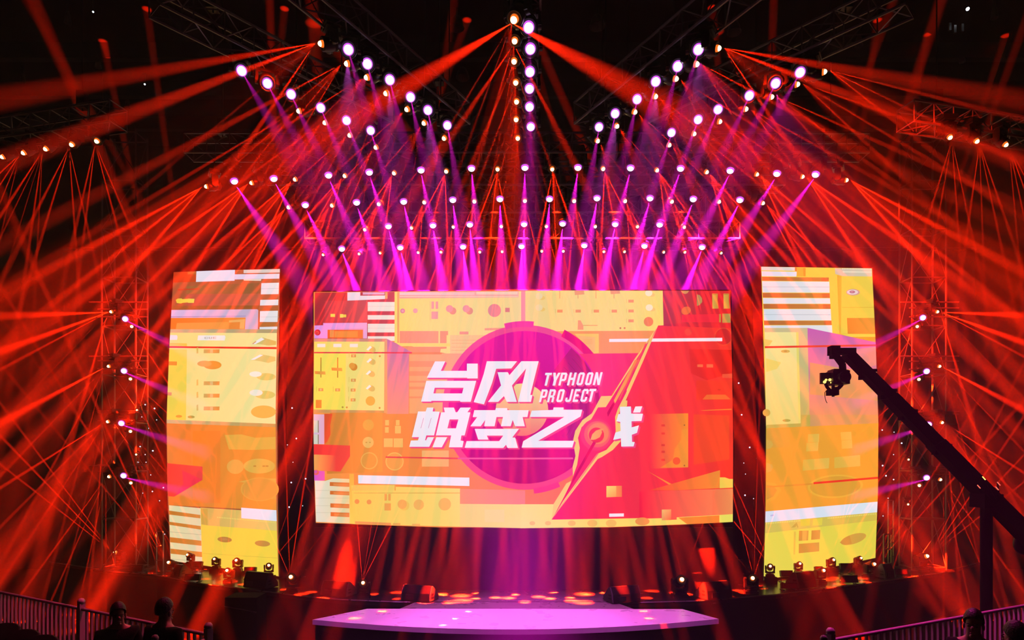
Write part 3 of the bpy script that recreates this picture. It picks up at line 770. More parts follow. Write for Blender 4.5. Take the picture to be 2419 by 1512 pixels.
p([(118, 615), (200, 625), (255, 690), (200, 770), (118, 805)], 'f4b03c', tr=R2); p([(118, 640), (180, 650), (215, 690), (180, 750), (118, 780)], 'dca03c', tr=R2)
p([(118, 225), (165, 240), (180, 270), (160, 305), (118, 315)], 'e6b450', tr=R2); p([(118, 440), (170, 455), (180, 480), (160, 520), (118, 530)], 'e2b04c', tr=R2)
p([(118, 655), (545, 625), (545, 640), (118, 668)], 'f09a34', tr=R2)
p([(550, 617), (1146, 567), (1146, 585), (550, 636)], 'fc3c26', tr=R2)
p([(108, 985), (1138, 890), (1117, 1308), (94, 1514)], 'f2e458', 'eee04e', tr=R2)
p([(108, 985), (1138, 890), (1136, 965), (106, 1085)], 'dccc60', 'e4c850', tr=R2)
p([(110, 885), (1142, 795), (1138, 892), (108, 986)], 'e0ecff', 'eaf6ff', tr=R2); p([(155, 918), (185, 912), (185, 926), (155, 930)], 'c8c4f0', tr=R2)
for k in range(20): p([(116 + k * 16, 990 - k * 1.4), (124 + k * 16, 989 - k * 1.4), (124 + k * 16, 1001 - k * 1.4), (116 + k * 16, 1002 - k * 1.4)], 'f8ec80', tr=R2)
for k in range(28): p([(680 + k * 16, 942 - k * 1.5), (688 + k * 16, 941 - k * 1.5), (688 + k * 16, 953 - k * 1.5), (680 + k * 16, 954 - k * 1.5)], 'f8ec80', tr=R2)
p([(430, 960), (520, 950), (515, 1015), (430, 1020)], 'ecd848', tr=R2); p([(545, 955), (632, 945), (628, 1010), (540, 1015)], 'f2dc50', tr=R2)
p([(378, 1000), (396, 985), (412, 1030), (402, 1034), (396, 1014), (380, 1030), (345, 1034)], 'c8b04c', tr=R2)
for q in ([(418, 1062), (505, 1060), (500, 1150), (414, 1155)], [(532, 1060), (612, 1054), (608, 1138), (528, 1145)], [(416, 1182), (602, 1168), (602, 1250), (414, 1268)]):
    p(q, 'd89a3e', 'd4a84a', tr=R2)
p([(448, 1064), (490, 1062), (484, 1150), (446, 1152)], 'eeb850', tr=R2)
p([(370, 1070), (388, 1070), (380, 1280), (366, 1280)], 'e8c850', tr=R2)
e(915, 1138, 122, 44, col='dcac48', tr=R2, rot=-.3); p([(790, 1170), (830, 1130), (880, 1105), (900, 1180), (830, 1192)], 'd49c42', tr=R2)
sr = thing('led_screen', 'tall video screen behind the camera crane with piano keys at its top', 'screen', ((ri.x + ro2.x) / 2, 17.9, STAGE))
rs.housing(sr)
rs.finish('display', sr)
for scr, a, b, za, zb in ((sl, li, lo2, STAGE + .02, lo2.z), (sr, ri, ro2, STAGE + .02, ro2.z)):
    n = Vector((0, .12, 0))
    q = [Vector((a.x, a.y, STAGE)) + n, Vector((b.x, b.y, STAGE)) + n, Vector((b.x, b.y, zb - .02)) + n, Vector((a.x, a.y, max(STAGE + .01, a.z - .02))) + n]
    bk = [v + Vector((0, .2, 0)) for v in q]
    MB().add(q + bk, [[0, 1, 2, 3], [7, 6, 5, 4], [0, 4, 5, 1], [1, 5, 6, 2], [2, 6, 7, 3], [3, 7, 4, 0]]).build('base_panel', M_black, scr)

# ------------------------------------------------------------------ star curtain behind the screens
cur = thing('star_curtain', 'dark back curtain dotted with tiny white lights behind the screens', 'curtain', (0, 21, STAGE))
cm = MB()
N = 240
top, bot = [], []
for i in range(N + 1):
    x = -14.8 + 30.1 * i / N
    y = 20.95 + 0.09 * math.sin(i * 1.1) + 0.03 * math.sin(i * 2.7)
    top.append(Vector((x, y, 11.5))); bot.append(Vector((x, y, STAGE)))
cm.add(top + bot, [[i, i + 1, N + 2 + i, N + 1 + i] for i in range(N)], 0, True)
cm.build('cloth', M_drape, cur)
stars = [(1652, 1281), (323, 969), (343, 956), (365, 965), (335, 985), (370, 992), (350, 1012), (348, 1035), (331, 1055), (361, 1065), (343, 1074), (326, 1092), (345, 1092), (356, 1122),
         (337, 1165), (360, 1161), (386, 1152), (377, 1183), (389, 1262), (661, 951), (690, 964), (666, 1078), (679, 1051), (700, 1036), (692, 1092), (655, 1133), (688, 1140), (722, 1131), (683, 1198), (715, 1195),
         (1771, 1057), (1803, 1060), (1788, 1083), (1757, 1094), (1761, 1120), (1795, 1122), (1760, 1170), (1780, 1178), (1808, 1194), (2084, 1016), (2112, 1021), (2130, 1047), (2111, 1074), (2130, 1107), (2111, 1133),
         (2085, 1100), (2093, 1124), (2098, 1177), (2086, 1219), (1745, 905), (1752, 980)]
sm = MB()
for x, y in stars:
    q = P(x, y, 20.8)
    rr = random.choice((0.016, 0.022, 0.026))
    sm.lathe([(0.002, rr), (rr * .7, rr * .7), (rr, 0), (rr * .7, -rr * .7), (0.002, -rr)], 8, Matrix.Translation(q))
sm.build('star_lights', M_star, cur)
MB().tube((-14.8, 20.95, 11.55), (15.3, 20.95, 11.55), 0.05, 8).build('curtain_pipe', M_steel, cur)
hg = MB()
for x in (-13.5, -6.5, 0, 6.5, 13.5): hg.tube((x, 20.95, 11.5), (x, 20.95, HZ), 0.012, 5)
hg.build('hanging_wire', M_steel, cur)


# ------------------------------------------------------------------ trusses
def truss(name, label, a, b, w=0.42, hgt=0.42, bay=0.5, chains=(0.12, 0.88), r=0.024, group='overhead lighting trusses', up=Vector((0, 0, 1)), cat='truss'):
    a = Vector(a); b = Vector(b)
    t = thing(name, label, cat, (a + b) / 2, group)
    d = (b - a).normalized()
    sx = d.cross(up).normalized(); sz = sx.cross(d).normalized()
    cs = [sx * (w / 2) * i + sz * (hgt / 2) * j for i, j in ((-1, -1), (1, -1), (1, 1), (-1, 1))]
    for c in cs:
        MB().tube(a + c, b + c, r, 6).build('chord', M_alu, t)
    n = max(2, round((b - a).length / bay))
    lm = MB()
    for k in range(4):
        c0, c1_ = cs[k], cs[(k + 1) % 4]
        for i in range(n):
            p0 = a + d * ((b - a).length * i / n); p1 = a + d * ((b - a).length * (i + 1) / n)
            if i % 2 == 0: lm.tube(p0 + c0, p1 + c1_, r * .5, 4)
            else: lm.tube(p0 + c1_, p1 + c0, r * .5, 4)
            lm.tube(p0 + c0, p0 + c1_, r * .5, 4)
        lm.tube(b + c0, b + c1_, r * .5, 4)
    lm.build('lattice', M_alu, t)
    for f in chains:
        q = a + (b - a) * f
        MB().tube(q + sz * (hgt / 2), (q.x, q.y, HZ - .03), 0.014, 5).build('hoist_chain', M_steel, t)
        MB().box(q + sz * (hgt / 2 + 0.22), (0.16, 0.16, 0.34)).build('chain_hoist', M_steel, t)
    return t


TA, TB, TC, TD = 14.0, 14.6, 15.1, 15.6
ZA = 11.42
truss('truss', 'front cross truss, longest and highest of the four across the stage', (P(478, 0, TA).x - .3, TA, ZA), (P(2010, 0, TA).x + .3, TA, ZA), chains=(.05, .35, .65, .95))
truss('truss', 'second cross truss, just behind the front one', (P(670, 0, TB).x - .3, TB, 10.98), (P(1815, 0, TB).x + .3, TB, 10.98), chains=(.05, .35, .65, .95))
truss('truss', 'third cross truss counted from the front', (P(850, 0, TC).x - .3, TC, 10.55), (P(1630, 0, TC).x + .3, TC, 10.55), chains=(.08, .92))
truss('truss', 'rear cross truss just above the central screen', (P(755, 0, TD).x - .3, TD, 10.12), (P(1712, 0, TD).x + .3, TD, 10.12), chains=(.08, .92))
ZL = 10.9
truss('truss', 'inner slanting truss on the left, pointing at the centre', (-3.45, 8.5, ZA), (-1.02, 12.75, ZA), chains=(.2, .85))
truss('truss', 'outer slanting truss on the left, its end near the dark ceiling', (-5.35, 9.5, ZA), (-2.5, 12.75, ZA), chains=(.2, .85))
truss('truss', 'inner slanting truss on the right, pointing at the centre', (3.85, 8.45, ZA), (1.42, 12.75, ZA), chains=(.2, .85))
truss('truss', 'outer slanting truss on the right, its end near the dark ceiling', (5.95, 9.5, ZA), (2.85, 12.75, ZA), chains=(.2, .85))
truss('truss', 'centre truss running forward from the stage under the middle lamps', (0.2, 8.9, ZA), (0.25, 13.2, ZA), chains=(.1, .9))
truss('truss', 'side truss above the terrace at the far left edge', (-12.2, 13.75, ZA), (-7.9, 12.75, ZA), chains=(.2, .8))
truss('truss', 'side truss above the terrace at the far right edge', (7.9, 12.75, ZA), (11.6, 13.6, ZA), chains=(.2, .8))
TWL = (-11.55, 18.95); TWR = (12.25, 18.95)
for (tx, ty), lab in ((TWL, 'tall lattice light tower at the left end of the stage'), (TWR, 'tall lattice light tower at the right end of the stage')):
    t = thing('light_tower', lab, 'tower', (tx, ty, STAGE), 'lattice light towers')
    zt = 14.3
    cs = [(-.5, -.3), (.5, -.3), (.5, .3), (-.5, .3)]
    for c in cs: MB().tube((tx + c[0], ty + c[1], STAGE), (tx + c[0], ty + c[1], zt), 0.03, 6).build('column', M_alu, t)
    n = 10
    br_ = MB()
    for k in range(n):
        z0 = STAGE + .1 + (zt - STAGE - .2) * k / (n - 1); z1 = STAGE + .1 + (zt - STAGE - .2) * (k + 1) / (n - 1)
        rg = MB()
        for i in range(4):
            a, b = cs[i], cs[(i + 1) % 4]
            rg.tube((tx + a[0], ty + a[1], z0), (tx + b[0], ty + b[1], z0), 0.022, 5)
            if k < n - 1: br_.tube((tx + a[0], ty + a[1], z0), (tx + b[0], ty + b[1], z1), 0.012, 4)
        rg.build('rung', M_alu, t)
    br_.build('brace', M_alu, t)
    for sx_ in (-1, 1):
        MB().box((tx + sx_ * .5, ty, STAGE + .02), (.3, .9, .04)).build('foot_plate', M_steel, t)

# ------------------------------------------------------------------ moving lights


def fixture_meshes(kind, up):
    """origin at the tilt axis; up=+1 standing, -1 hanging"""
    s = up
    R_ = 0.105 if kind == 'beam' else 0.135
    b = MB()
    b.box((0, 0, -s * .285), (.30, .24, .07)); b.box((0, 0, -s * .235), (.24, .2, .04), taper=1)
    b.tube((0, 0, -s * .22), (0, 0, -s * .19), .06, 10)
    for sx in (-1, 1):
        for sy in (-1, 1): b.box((sx * .12, sy * .09, -s * .315), (.035, .035, .012))
    y = MB()
    aw = R_ + .03
    y.box((0, 0, -s * .17), (2 * aw + .05, .12, .045))
    for sx in (-1, 1):
        y.box((sx * aw, 0, -s * .06), (.045, .13, .20)); y.tube((sx * (aw - .022), 0, 0), (sx * (aw + .03), 0, 0), .065, 12)
        y.box((sx * (aw - .03), 0, -s * .15), (.05, .1, .05))
    h = MB()
    L = .15 if kind == 'beam' else .13
    prof = [(0.002, L - .01), (R_ * .55, L - .01), (R_ * .8, L * .75), (R_ * .88, .03), (R_, -.02), (R_, -L + .015), (R_ * .93, -L), (R_ * .8, -L), (R_ * .78, -L + .02), (0.002, -L + .02)]
    h.lathe(prof, 20)
    for k in range(3): h.lathe([(R_ * .9, .05 + k * .022), (R_ * .97, .055 + k * .022), (R_ * .9, .062 + k * .022)], 20)
    l = MB()
    rl = .04 if kind == 'beam' else .068
    l.lathe([(rl * 1.25, -L + .015), (rl * 1.22, -L - .012), (rl * .98, -L - .022)], 20, mi=1)
    l.lathe([(rl, -L - .02), (rl * .9, -L - .035), (rl * .6, -L - .052), (rl * .3, -L - .06), (0.001, -L - .062)], 20, mi=0)
    nm = kind
    core, rim = (M_glass_o, M_rim_o) if kind == 'beam' else (M_glass_m, M_rim_m)
    return (b.mesh('base', M_black), y.mesh('yoke', M_black), h.mesh('head', M_black), l.mesh('lens', [core, rim]), L)


FX = {(k, u): fixture_meshes(k, u) for k in ('beam', 'wash') for u in (1, -1)}
bk = MB().box((0, 0, .0), (.09, .06, .06)); bk.tube((0, 0, 0), (0, 0, 1.0), .016, 6)
BR = bk.mesh('bracket', M_steel)
NSPOT = [0]


def spot(pos, d, col, power, deg, parent, rad=0.0, blend=1.0):
    l = bpy.data.lights.new('lamp', 'SPOT')
    l.energy = power; l.color = col; l.spot_size = math.radians(deg); l.spot_blend = blend; l.shadow_soft_size = rad
    o = bpy.data.objects.new('lamp', l)
    C.objects.link(o)
    o.matrix_world = Matrix.Translation(pos) @ d.to_track_quat('-Z', 'Y').to_matrix().to_4x4()
    o.parent = parent
    o.matrix_parent_inverse = parent.matrix_basis.inverted()
    NSPOT[0] += 1
    return o


def imgdir(px, py, D, ang, dep, up=1.0, L=400):
    """world direction of a beam that leaves (px,py) at ang degrees from straight down (up=-1: straight up)"""
    a = math.radians(ang)
    q = P(px + L * math.sin(a), py + up * L * math.cos(a), D + dep) - P(px, py, D)
    return q.normalized()


def fixture(kind, px, py, D, beams, label, group, hang=True, aim=None, scale=1.0, chord=None, name=None, dep=-2.2):
    """beams: (angle, width in degrees, strength[, depth])"""
    up = 1.0 if hang else -1.0
    lp = P(px, py, D)
    ds = [imgdir(px, py, D, b[0], b[3] if len(b) > 3 else dep, up) for b in beams]
    if aim is None:
        m = Vector((0, 0, 0))
        for d in ds: m += d
        m.normalize()
        aim = (m + Vector((0, -.75 if m.y < .2 else -.95, 0))).normalized()
    b_, y_, h_, l_, L = FX[(kind, -1 if hang else 1)]
    piv = lp - aim * (L + .05) * scale
    name = name or ('beam_light' if kind == 'beam' else 'wash_light')
    root = tag(link(name, None, None, piv), label, 'stage light', group)
    yaw = math.atan2(-aim.x, aim.y) + PI if aim.xy.length > .05 else 0
    root.rotation_euler = (0, 0, yaw); root.scale = (scale,) * 3
    root.rotation_mode = 'XYZ'
    link('base', b_, root); link('yoke', y_, root)
    la = Matrix.Rotation(-yaw, 3, 'Z') @ aim
    hd = link('head', h_, root); hd.rotation_euler = la.to_track_quat('-Z', 'Y').to_euler()
    link('lens', l_, hd)
    if hang and chord is not None:
        top = piv.z + .31
        if chord - top > .03:
            o = link('bracket', BR, root, (0, 0, .31)); o.scale = (1, 1, (chord - top))
    col, K = (ORANGE, KO) if kind == 'beam' else (PINK, KM)
    bpy_pos = lp + aim * (.06 if kind == 'beam' else .08)
    for d, b in zip(ds, beams):
        w = b[1] * (.75 if b[1] < 4.5 else .95) if kind == 'beam' else b[1]
        sp = spot(bpy_pos, d, col, K * (D / 11) ** 1.4 * b[2] / w, w, root)
    return root, lp


ZTOP = {'A': ZA - .21, 'B': 10.98 - .21, 'C': 10.55 - .21, 'D': 10.12 - .21}
ROWD = {'A': TA, 'B': TB, 'C': TC, 'D': TD}
RN = {'A': 'front cross truss', 'B': 'second cross truss', 'C': 'third cross truss', 'D': 'rear cross truss'}


def on(i, n):
    """first/second ... from the left, counted from the nearer end"""
    if n % 2 and i == n // 2: return 'middle one'
    if i < n / 2: return ('leftmost' if i == 0 else ORD[i] + ' from the left')
    j = n - 1 - i
    return 'rightmost' if j == 0 else ORD[j] + ' from the right'


# ---- cross truss rows
rowM = {'A': [(555, 432), (648, 426), (777, 418), (873, 411), (995, 406), (1114, 402), (1240, 400), (1365, 400), (1489, 401), (1607, 402), (1724, 407), (1834, 414), (1925, 416)],
        'B': [(722, 488), (843, 482), (954, 480), (1070, 476), (1181, 474), (1298, 474), (1410, 472), (1535, 472), (1637, 474), (1747, 476)],
        'C': [(918, 538), (1023, 536), (1110, 534), (1238, 533), (1329, 532), (1453, 533), (1558, 534)],
        'D': [(808, 591), (946, 588), (1094, 586), (1232, 585), (1380, 583), (1522, 584), (1658, 587)]}
rowO = {'A': [(484, 441), (591, 433), (694, 425), (812, 417), (929, 411), (1053, 407), (1175, 402), (1305, 402), (1426, 401), (1554, 404), (1672, 408), (1791, 413), (1899, 418), (2003, 426)],
        'B': [(679, 491), (782, 487), (893, 484), (1001, 480), (1120, 478), (1240, 477), (1357, 477), (1478, 477), (1589, 478), (1701, 478), (1805, 481)],
        'C': [(860, 544), (971, 540), (1070, 538), (1184, 537), (1291, 537), (1407, 537), (1507, 537), (1618, 538)],
        'D': [(762, 603), (847, 601), (897, 599), (987, 598), (1041, 597), (1133, 597), (1186, 596), (1280, 595), (1331, 595), (1427, 596), (1476, 596), (1569, 597), (1619, 597), (1705, 599)]}
for R_ in 'ABCD':
    n = len(rowM[R_])
    for i, (x, y) in enumerate(rowM[R_]):
        t = (x - 1215) / 700
        st = {'A': 1.5, 'B': 2.4, 'C': 3.6, 'D': 4.6}[R_]
        bm = [(-t * 36, 15, st, {'A': 3.6, 'B': 3.4, 'C': 3.2, 'D': 2.8}[R_])]
        fixture('wash', x, y, ROWD[R_], bm, 'pink wash light on the %s, %s of its row' % (RN[R_], on(i, n)), 'pink wash lights on the ' + RN[R_], chord=ZTOP[R_])
    n = len(rowO[R_])
    for i, (x, y) in enumerate(rowO[R_]):
        if R_ == 'A':
            t = (x - 1225) / 740; m = t * 50; k = 1 - .35 * abs(t)
            bm = [(m - 18 * k, 4.2, 1.0), (m - 3 * k, 3.0, 1.0), (m + 15 * k, 4.2, 1.0)]
        elif R_ == 'B':
            t = (x - 1240) / 565; m = t * 38; k = 1 - .3 * abs(t)
            bm = [(m - 14 * k, 3.2, .9), (m, 2.6, .9), (m + 14 * k, 3.2, .9)]
        elif R_ == 'C':
            t = (x - 1240) / 380; m = t * 27; k = 1 - .3 * abs(t)
            bm = [(m - 12 * k, 2.8, .8), (m, 2.2, .8), (m + 12 * k, 2.8, .8)]
        else:
            t = (x - 1235) / 470; m = t * 26
            bm = [(m - 7, 2.0, .6), (m + 5, 2.0, .6)]
        bm = [(b[0], b[1], b[2] * 3.0, {'A': .08, 'B': -.08, 'C': -.2, 'D': -.25}[R_] + 2.0 * abs((x - 1225) / 740) ** 1.2) for b in bm] + [(m, 20, .34, 3.8)]  # last entry is an extra wide spot added for glow around the lamp
        fixture('beam', x, y, ROWD[R_], bm, 'orange beam light on the %s, %s of its row' % (RN[R_], on(i, n)), 'orange beam lights on the ' + RN[R_], chord=ZTOP[R_],
                scale=.72 if R_ == 'D' else (.85 if R_ == 'C' else 1))

# ---- slanting trusses (lamps hang at one height, so their distance follows from the picture row)
DL = lambda y: DZ(y, ZL) if False else F * (ZL - EYE) / (HY - y)
diagM = [('inner slanting truss on the left', [(823, 118), (868, 152), (921, 190), (970, 231), (1011, 262), (1057, 298)], 16),
         ('outer slanting truss on the left', [(571, 168), (632, 198), (688, 224), (758, 256), (819, 286), (876, 310)], 30),
         ('centre truss', [(1249, 67), (1253, 118), (1252, 172), (1251, 212), (1251, 255), (1254, 302)], 0),
         ('inner slanting truss on the right', [(1650, 118), (1601, 158), (1549, 194), (1505, 236), (1453, 270), (1415, 302)], -16),
         ('outer slanting truss on the right', [(1890, 172), (1832, 198), (1770, 227), (1696, 260), (1649, 284), (1586, 315)], -30)]
for nm, pts, an in diagM:
    for i, (x, y) in enumerate(pts):
        if nm == 'centre truss':
            bm = [(0, 12, .16, -.3)]
        else:
            bm = [(an * (1 - i * .08), 10, .38 + .04 * i, -1.0)]
        fixture('wash', x, y, DL(y), bm, 'pink wash light under the %s, %s from its front end' % (nm, ORD[i]), 'pink wash lights under the ' + nm, chord=ZA - .21)
LI = [[(-80, 5, 1.2), (-69, 5, 1.9), (-58, 1.6, .5), (-50, 1.6, .6), (-34, 4, 1.7), (-27, 1.6, .6)],
      [(-62, 4, 1.3), (-50, 2.2, .8), (-40, 2.2, 1), (-31, 2.6, 1.2), (-25, 1.2, .5)],
      [(-58, 3, 1.1), (-46, 2, .7), (-36, 1.8, .9), (-25, 2.4, 1.1), (-16, 1.2, .5)],
      [(-52, 3, 1.1), (-41, 1.8, .7), (-31, 1.8, .9), (-20, 2, .8)],
      [(-48, 2.5, .9), (-37, 1.8, .8), (-27, 1.6, .8), (-17, 1.8, .7)],
      [(-41, 2.5, .9), (-31, 1.4, .7), (-21, 1.6, .8), (-9, 1.5, .6)],
      [(-38, 2.5, .9), (-27, 1.4, .7), (-15, 1.6, .7), (-5, 1.4, .6)]]
mir = lambda L: [[(-b[0],) + b[1:] for b in q] for q in L]
LO = [[(-59 + 5 * i, 2.6, 1.0), (-48 + 5 * i, 1.8, .8), (-38 + 5 * i, 2.6, .9), (-25 + 5 * i, 1.5, .6)] for i in range(4)]
RO = [[(76 - 5 * i, 3, .9), (64 - 5 * i, 2.4, 1.0), (52 - 5 * i, 2.6, .9), (57 - 5 * i, .9, .4), (38 - 4 * i, 1.6, .5)] for i in range(7)]
CE = [[(-59, 11, 2.6), (61, 13, 2.6), (-31, 2, .8), (-20, 2, .7), (-6, 1, .4), (11, 1.5, .5)],
      [(-34, 5, 1.2), (-17, 3.4, 1.2), (2, 1, .4), (27, 4.5, 1.2), (13, 1, .4)],
      [(-23, 4, 1.1), (-11, 2, .8), (7, 1.4, .5), (20, 2.6, .9)],
      [(-21, 2.8, 1.0), (-9, 1.6, .7), (4, 1.4, .5), (17, 2, .8)],
      [(-19, 2.4, .9), (-8, 1.4, .6), (4, 1.2, .5), (16, 2, .8)],
      [(-18, 2.2, .8), (-7, 1.3, .6), (4, 1.2, .5), (15, 1.8, .7)],
      [(-16, 2, .8), (-6, 1.2, .6), (5, 1.2, .5), (15, 1.6, .7)]]
diagO = [('inner slanting truss on the left', [(753, 103), (815, 151), (862, 184), (908, 222), (958, 260), (999, 293), (1047, 329)], LI),
         ('outer slanting truss on the left', [(702, 263), (764, 291), (823, 321), (885, 350)], LO),
         ('centre truss', [(1212, 50), (1215, 100), (1214, 148), (1218, 198), (1220, 243), (1219, 285), (1223, 329)], CE),
         ('inner slanting truss on the right', [(1702, 114), (1650, 152), (1601, 187), (1552, 229), (1503, 266), (1460, 300), (1414, 335)], mir(LI)),
         ('outer slanting truss on the right', [(1952, 169), (1888, 199), (1827, 229), (1766, 258), (1704, 288), (1643, 317), (1584, 344)], RO)]
for nm, pts, bl_ in diagO:
    for i, (x, y) in enumerate(pts):
        fixture('beam', x, y, DL(y), [(b[0], b[1], b[2] * 1.5, (((2.4 if 'outer' in nm else 1.5) if abs(b[0]) < 56 else .3)) if nm != 'centre truss' else .3) for b in bl_[i] if b[2] > .52] + [(sum(b[0] for b in bl_[i]) / len(bl_[i]), 20, .2, 3.6)], 'orange beam light under the %s, %s from its front end' % (nm, ORD[i]), 'orange beam lights under the ' + nm, chord=ZA - .21,  # closing entry: wide soft spot added to make the haze glow near the lamp
                scale=1.25 if (i == 0 and nm == 'centre truss') else 1.0)
# ---- side trusses
FL = [[(-55, 3, .9), (-40, 2.5, .9), (-25, 2, .8)],
      [(-47, 3, 1.0), (-33, 2.4, 1.0), (-22, 2, .8), (-13, 1.6, .6)],
      [(-33, 3.2, 1.2), (-26, 1.4, .7), (-17, 1.2, .5), (-8, 2.4, 1.0), (-3, 1.6, .6)],
      [(-27, 3.2, 1.0), (-17, 2.4, 1.2), (-2, 1.0, .4), (4, 2.4, 1.0), (13, 2.6, .8)],
      [(-13, 3, .9), (-7, 2.2, 1.1), (1, .8, .4), (15, 2.6, 1.2), (23, 2.8, 1.0)]]
FR = [[(-17, 3, 1.0), (-10, 2, 1.0), (-1, .9, .4), (4, 2.2, .9), (12, 2, 1.0)],
      [(-8, 2.8, .9), (2, 1.8, .8), (12, 2, 1.0), (19, 2.6, .9)],
      [(5, 1.8, .8), (12, 2, .9), (20, 2.4, 1.0), (28, 2.4, .8)]]
for nm, pts, bl_ in (('side truss at the far left', [(2, 372), (52, 363), (105, 354), (167, 344), (227, 336)], FL), ('side truss at the far right', [(2246, 327), (2310, 336), (2379, 344)], FR)):
    for i, (x, y) in enumerate(pts):
        k = i if 'left' in nm else len(pts) - 1 - i
        fixture('beam', x, y, DL(y), [(b[0], b[1] * 1.2, b[2], .4) for b in bl_[i] if b[2] > .45], 'orange beam light under the %s, %s from the picture edge' % (nm, ORD[k]), 'orange beam lights under the ' + nm, chord=ZA - .21)

# ---- towers
DT = 18.45
TO = [[(-88, 7, 1.3), (-70, 6, 1.8), (-62, 3, 1.0), (-44, 1.4, .6), (-16, 4, 1.3)],
      [(-62, 6, 1.6), (-44, 2, .8), (-28, 2, .8), (-15, 1.6, .7)],
      [(-58, 3, 1.2), (-45, 2.2, .8), (-33, 1.8, .8), (-14, 1.2, .5), (-5, 2, .8)],
      [(-36, 2, .9), (-24, 1.6, .7), (-12, 1.4, .7), (0, 1.6, .7)]]
TI = [[(66, 2.4, .9), (54, 1.6, .8), (44, 1.8, .8), (33, 3, 1.1)],
      [(48, 2.2, .9), (38, 1.8, .8), (30, 1.2, .5), (22, 2.2, .9)],
      [(42, 2, .9), (34, 1.6, .7), (26, 1.4, .7), (18, 1.4, .6)],
      [(34, 1.8, .8), (26, 1.4, .7), (18, 1.4, .7)]]
HGT = ['topmost', 'second from the top', 'third from the top', 'lowest']
LT = [('left', 1, [(260, 737), (254, 866), (252, 997), (255, 1127)], [(311, 772), (308, 896), (308, 1020), (309, 1142)], [(295, 754), (292, 877), (286, 1001), (291, 1125)]),
      ('right', -1, [(2217, 737), (2222, 866), (2228, 999), (2224, 1134)], [(2167, 772), (2171, 897), (2171, 1028), (2172, 1148)], [(2181, 751), (2190, 878), (2195, 1004), (2190, 1130)])]
for sd, sg, A_, B_, M_ in LT:
    for i in range(4):
        f = lambda L: [(b[0] * sg, b[1], b[2] * 1.5) for b in L]
        fixture('beam', *A_[i], DT, f(TO[i]), 'orange beam light on the outer column of the %s tower, %s' % (sd, HGT[i]), 'orange beam lights on the towers', aim=Vector((-.45 * sg, -.8, -.35)).normalized(), dep=-.3)
        fixture('beam', *B_[i], DT, f(TI[i]), 'orange beam light on the inner column of the %s tower, %s' % (sd, HGT[i]), 'orange beam lights on the towers', aim=Vector((.45 * sg, -.8, -.35)).normalized(), scale=.95, dep=.5)
        fixture('wash', *M_[i], DT - .1, [(sg * (62 + 5 * i), 14, .6, 1.2)], 'pink wash light between the orange ones on the %s tower, %s' % (sd, HGT[i]), 'pink wash lights on the towers', aim=Vector((.3 * sg, -.85, -.3)).normalized())
    # cross arms that carry the tower lamps
for k, (x, y, sd) in enumerate(((323, 969, 'left'), (321, 1074, 'left'), (2147, 1086, 'right'), (2146, 1192, 'right'))):
    sg = 1 if sd == 'left' else -1
    fixture('beam', x, y, 18.6, [(sg * 42, .8, .3), (sg * 30, .8, .3)], 'tiny orange lamp beside the %s tower, %s of its pair' % (sd, ('upper', 'lower')[k % 2]), 'tiny lamps beside the towers', aim=Vector((.2 * sg, -.9, -.1)).normalized(), scale=.6)


def tower_arm():
    for sd, sg, A_, B_, M_ in LT:
        t = [o for o in bpy.data.objects if o.name.startswith('light_tower') and (o.location.x < 0) == (sg > 0)][0]
        am = MB()
        for L in (A_, B_, M_):
            for x, y in L:
                q = P(x, y, DT)
                am.box((q.x, 18.62, q.z + .3), (.06, .12, .06))
                am.tube((q.x, 18.45, q.z + .33), (q.x, 18.68, q.z + .33), .02, 6)
        for (x, y) in A_:
            q = P(x, y, DT)
            am.tube((t.location.x - .85, 18.62, q.z + .33), (t.location.x + .85, 18.62, q.z + .33), .024, 6)
        for (x, y) in B_ + M_:
            q = P(x, y, DT)
            am.tube((t.location.x - .6, 18.62, q.z + .33), (t.location.x + .85, 18.62, q.z + .33), .02, 6)
        am.build('lamp_bar', M_alu, t)


tower_arm()

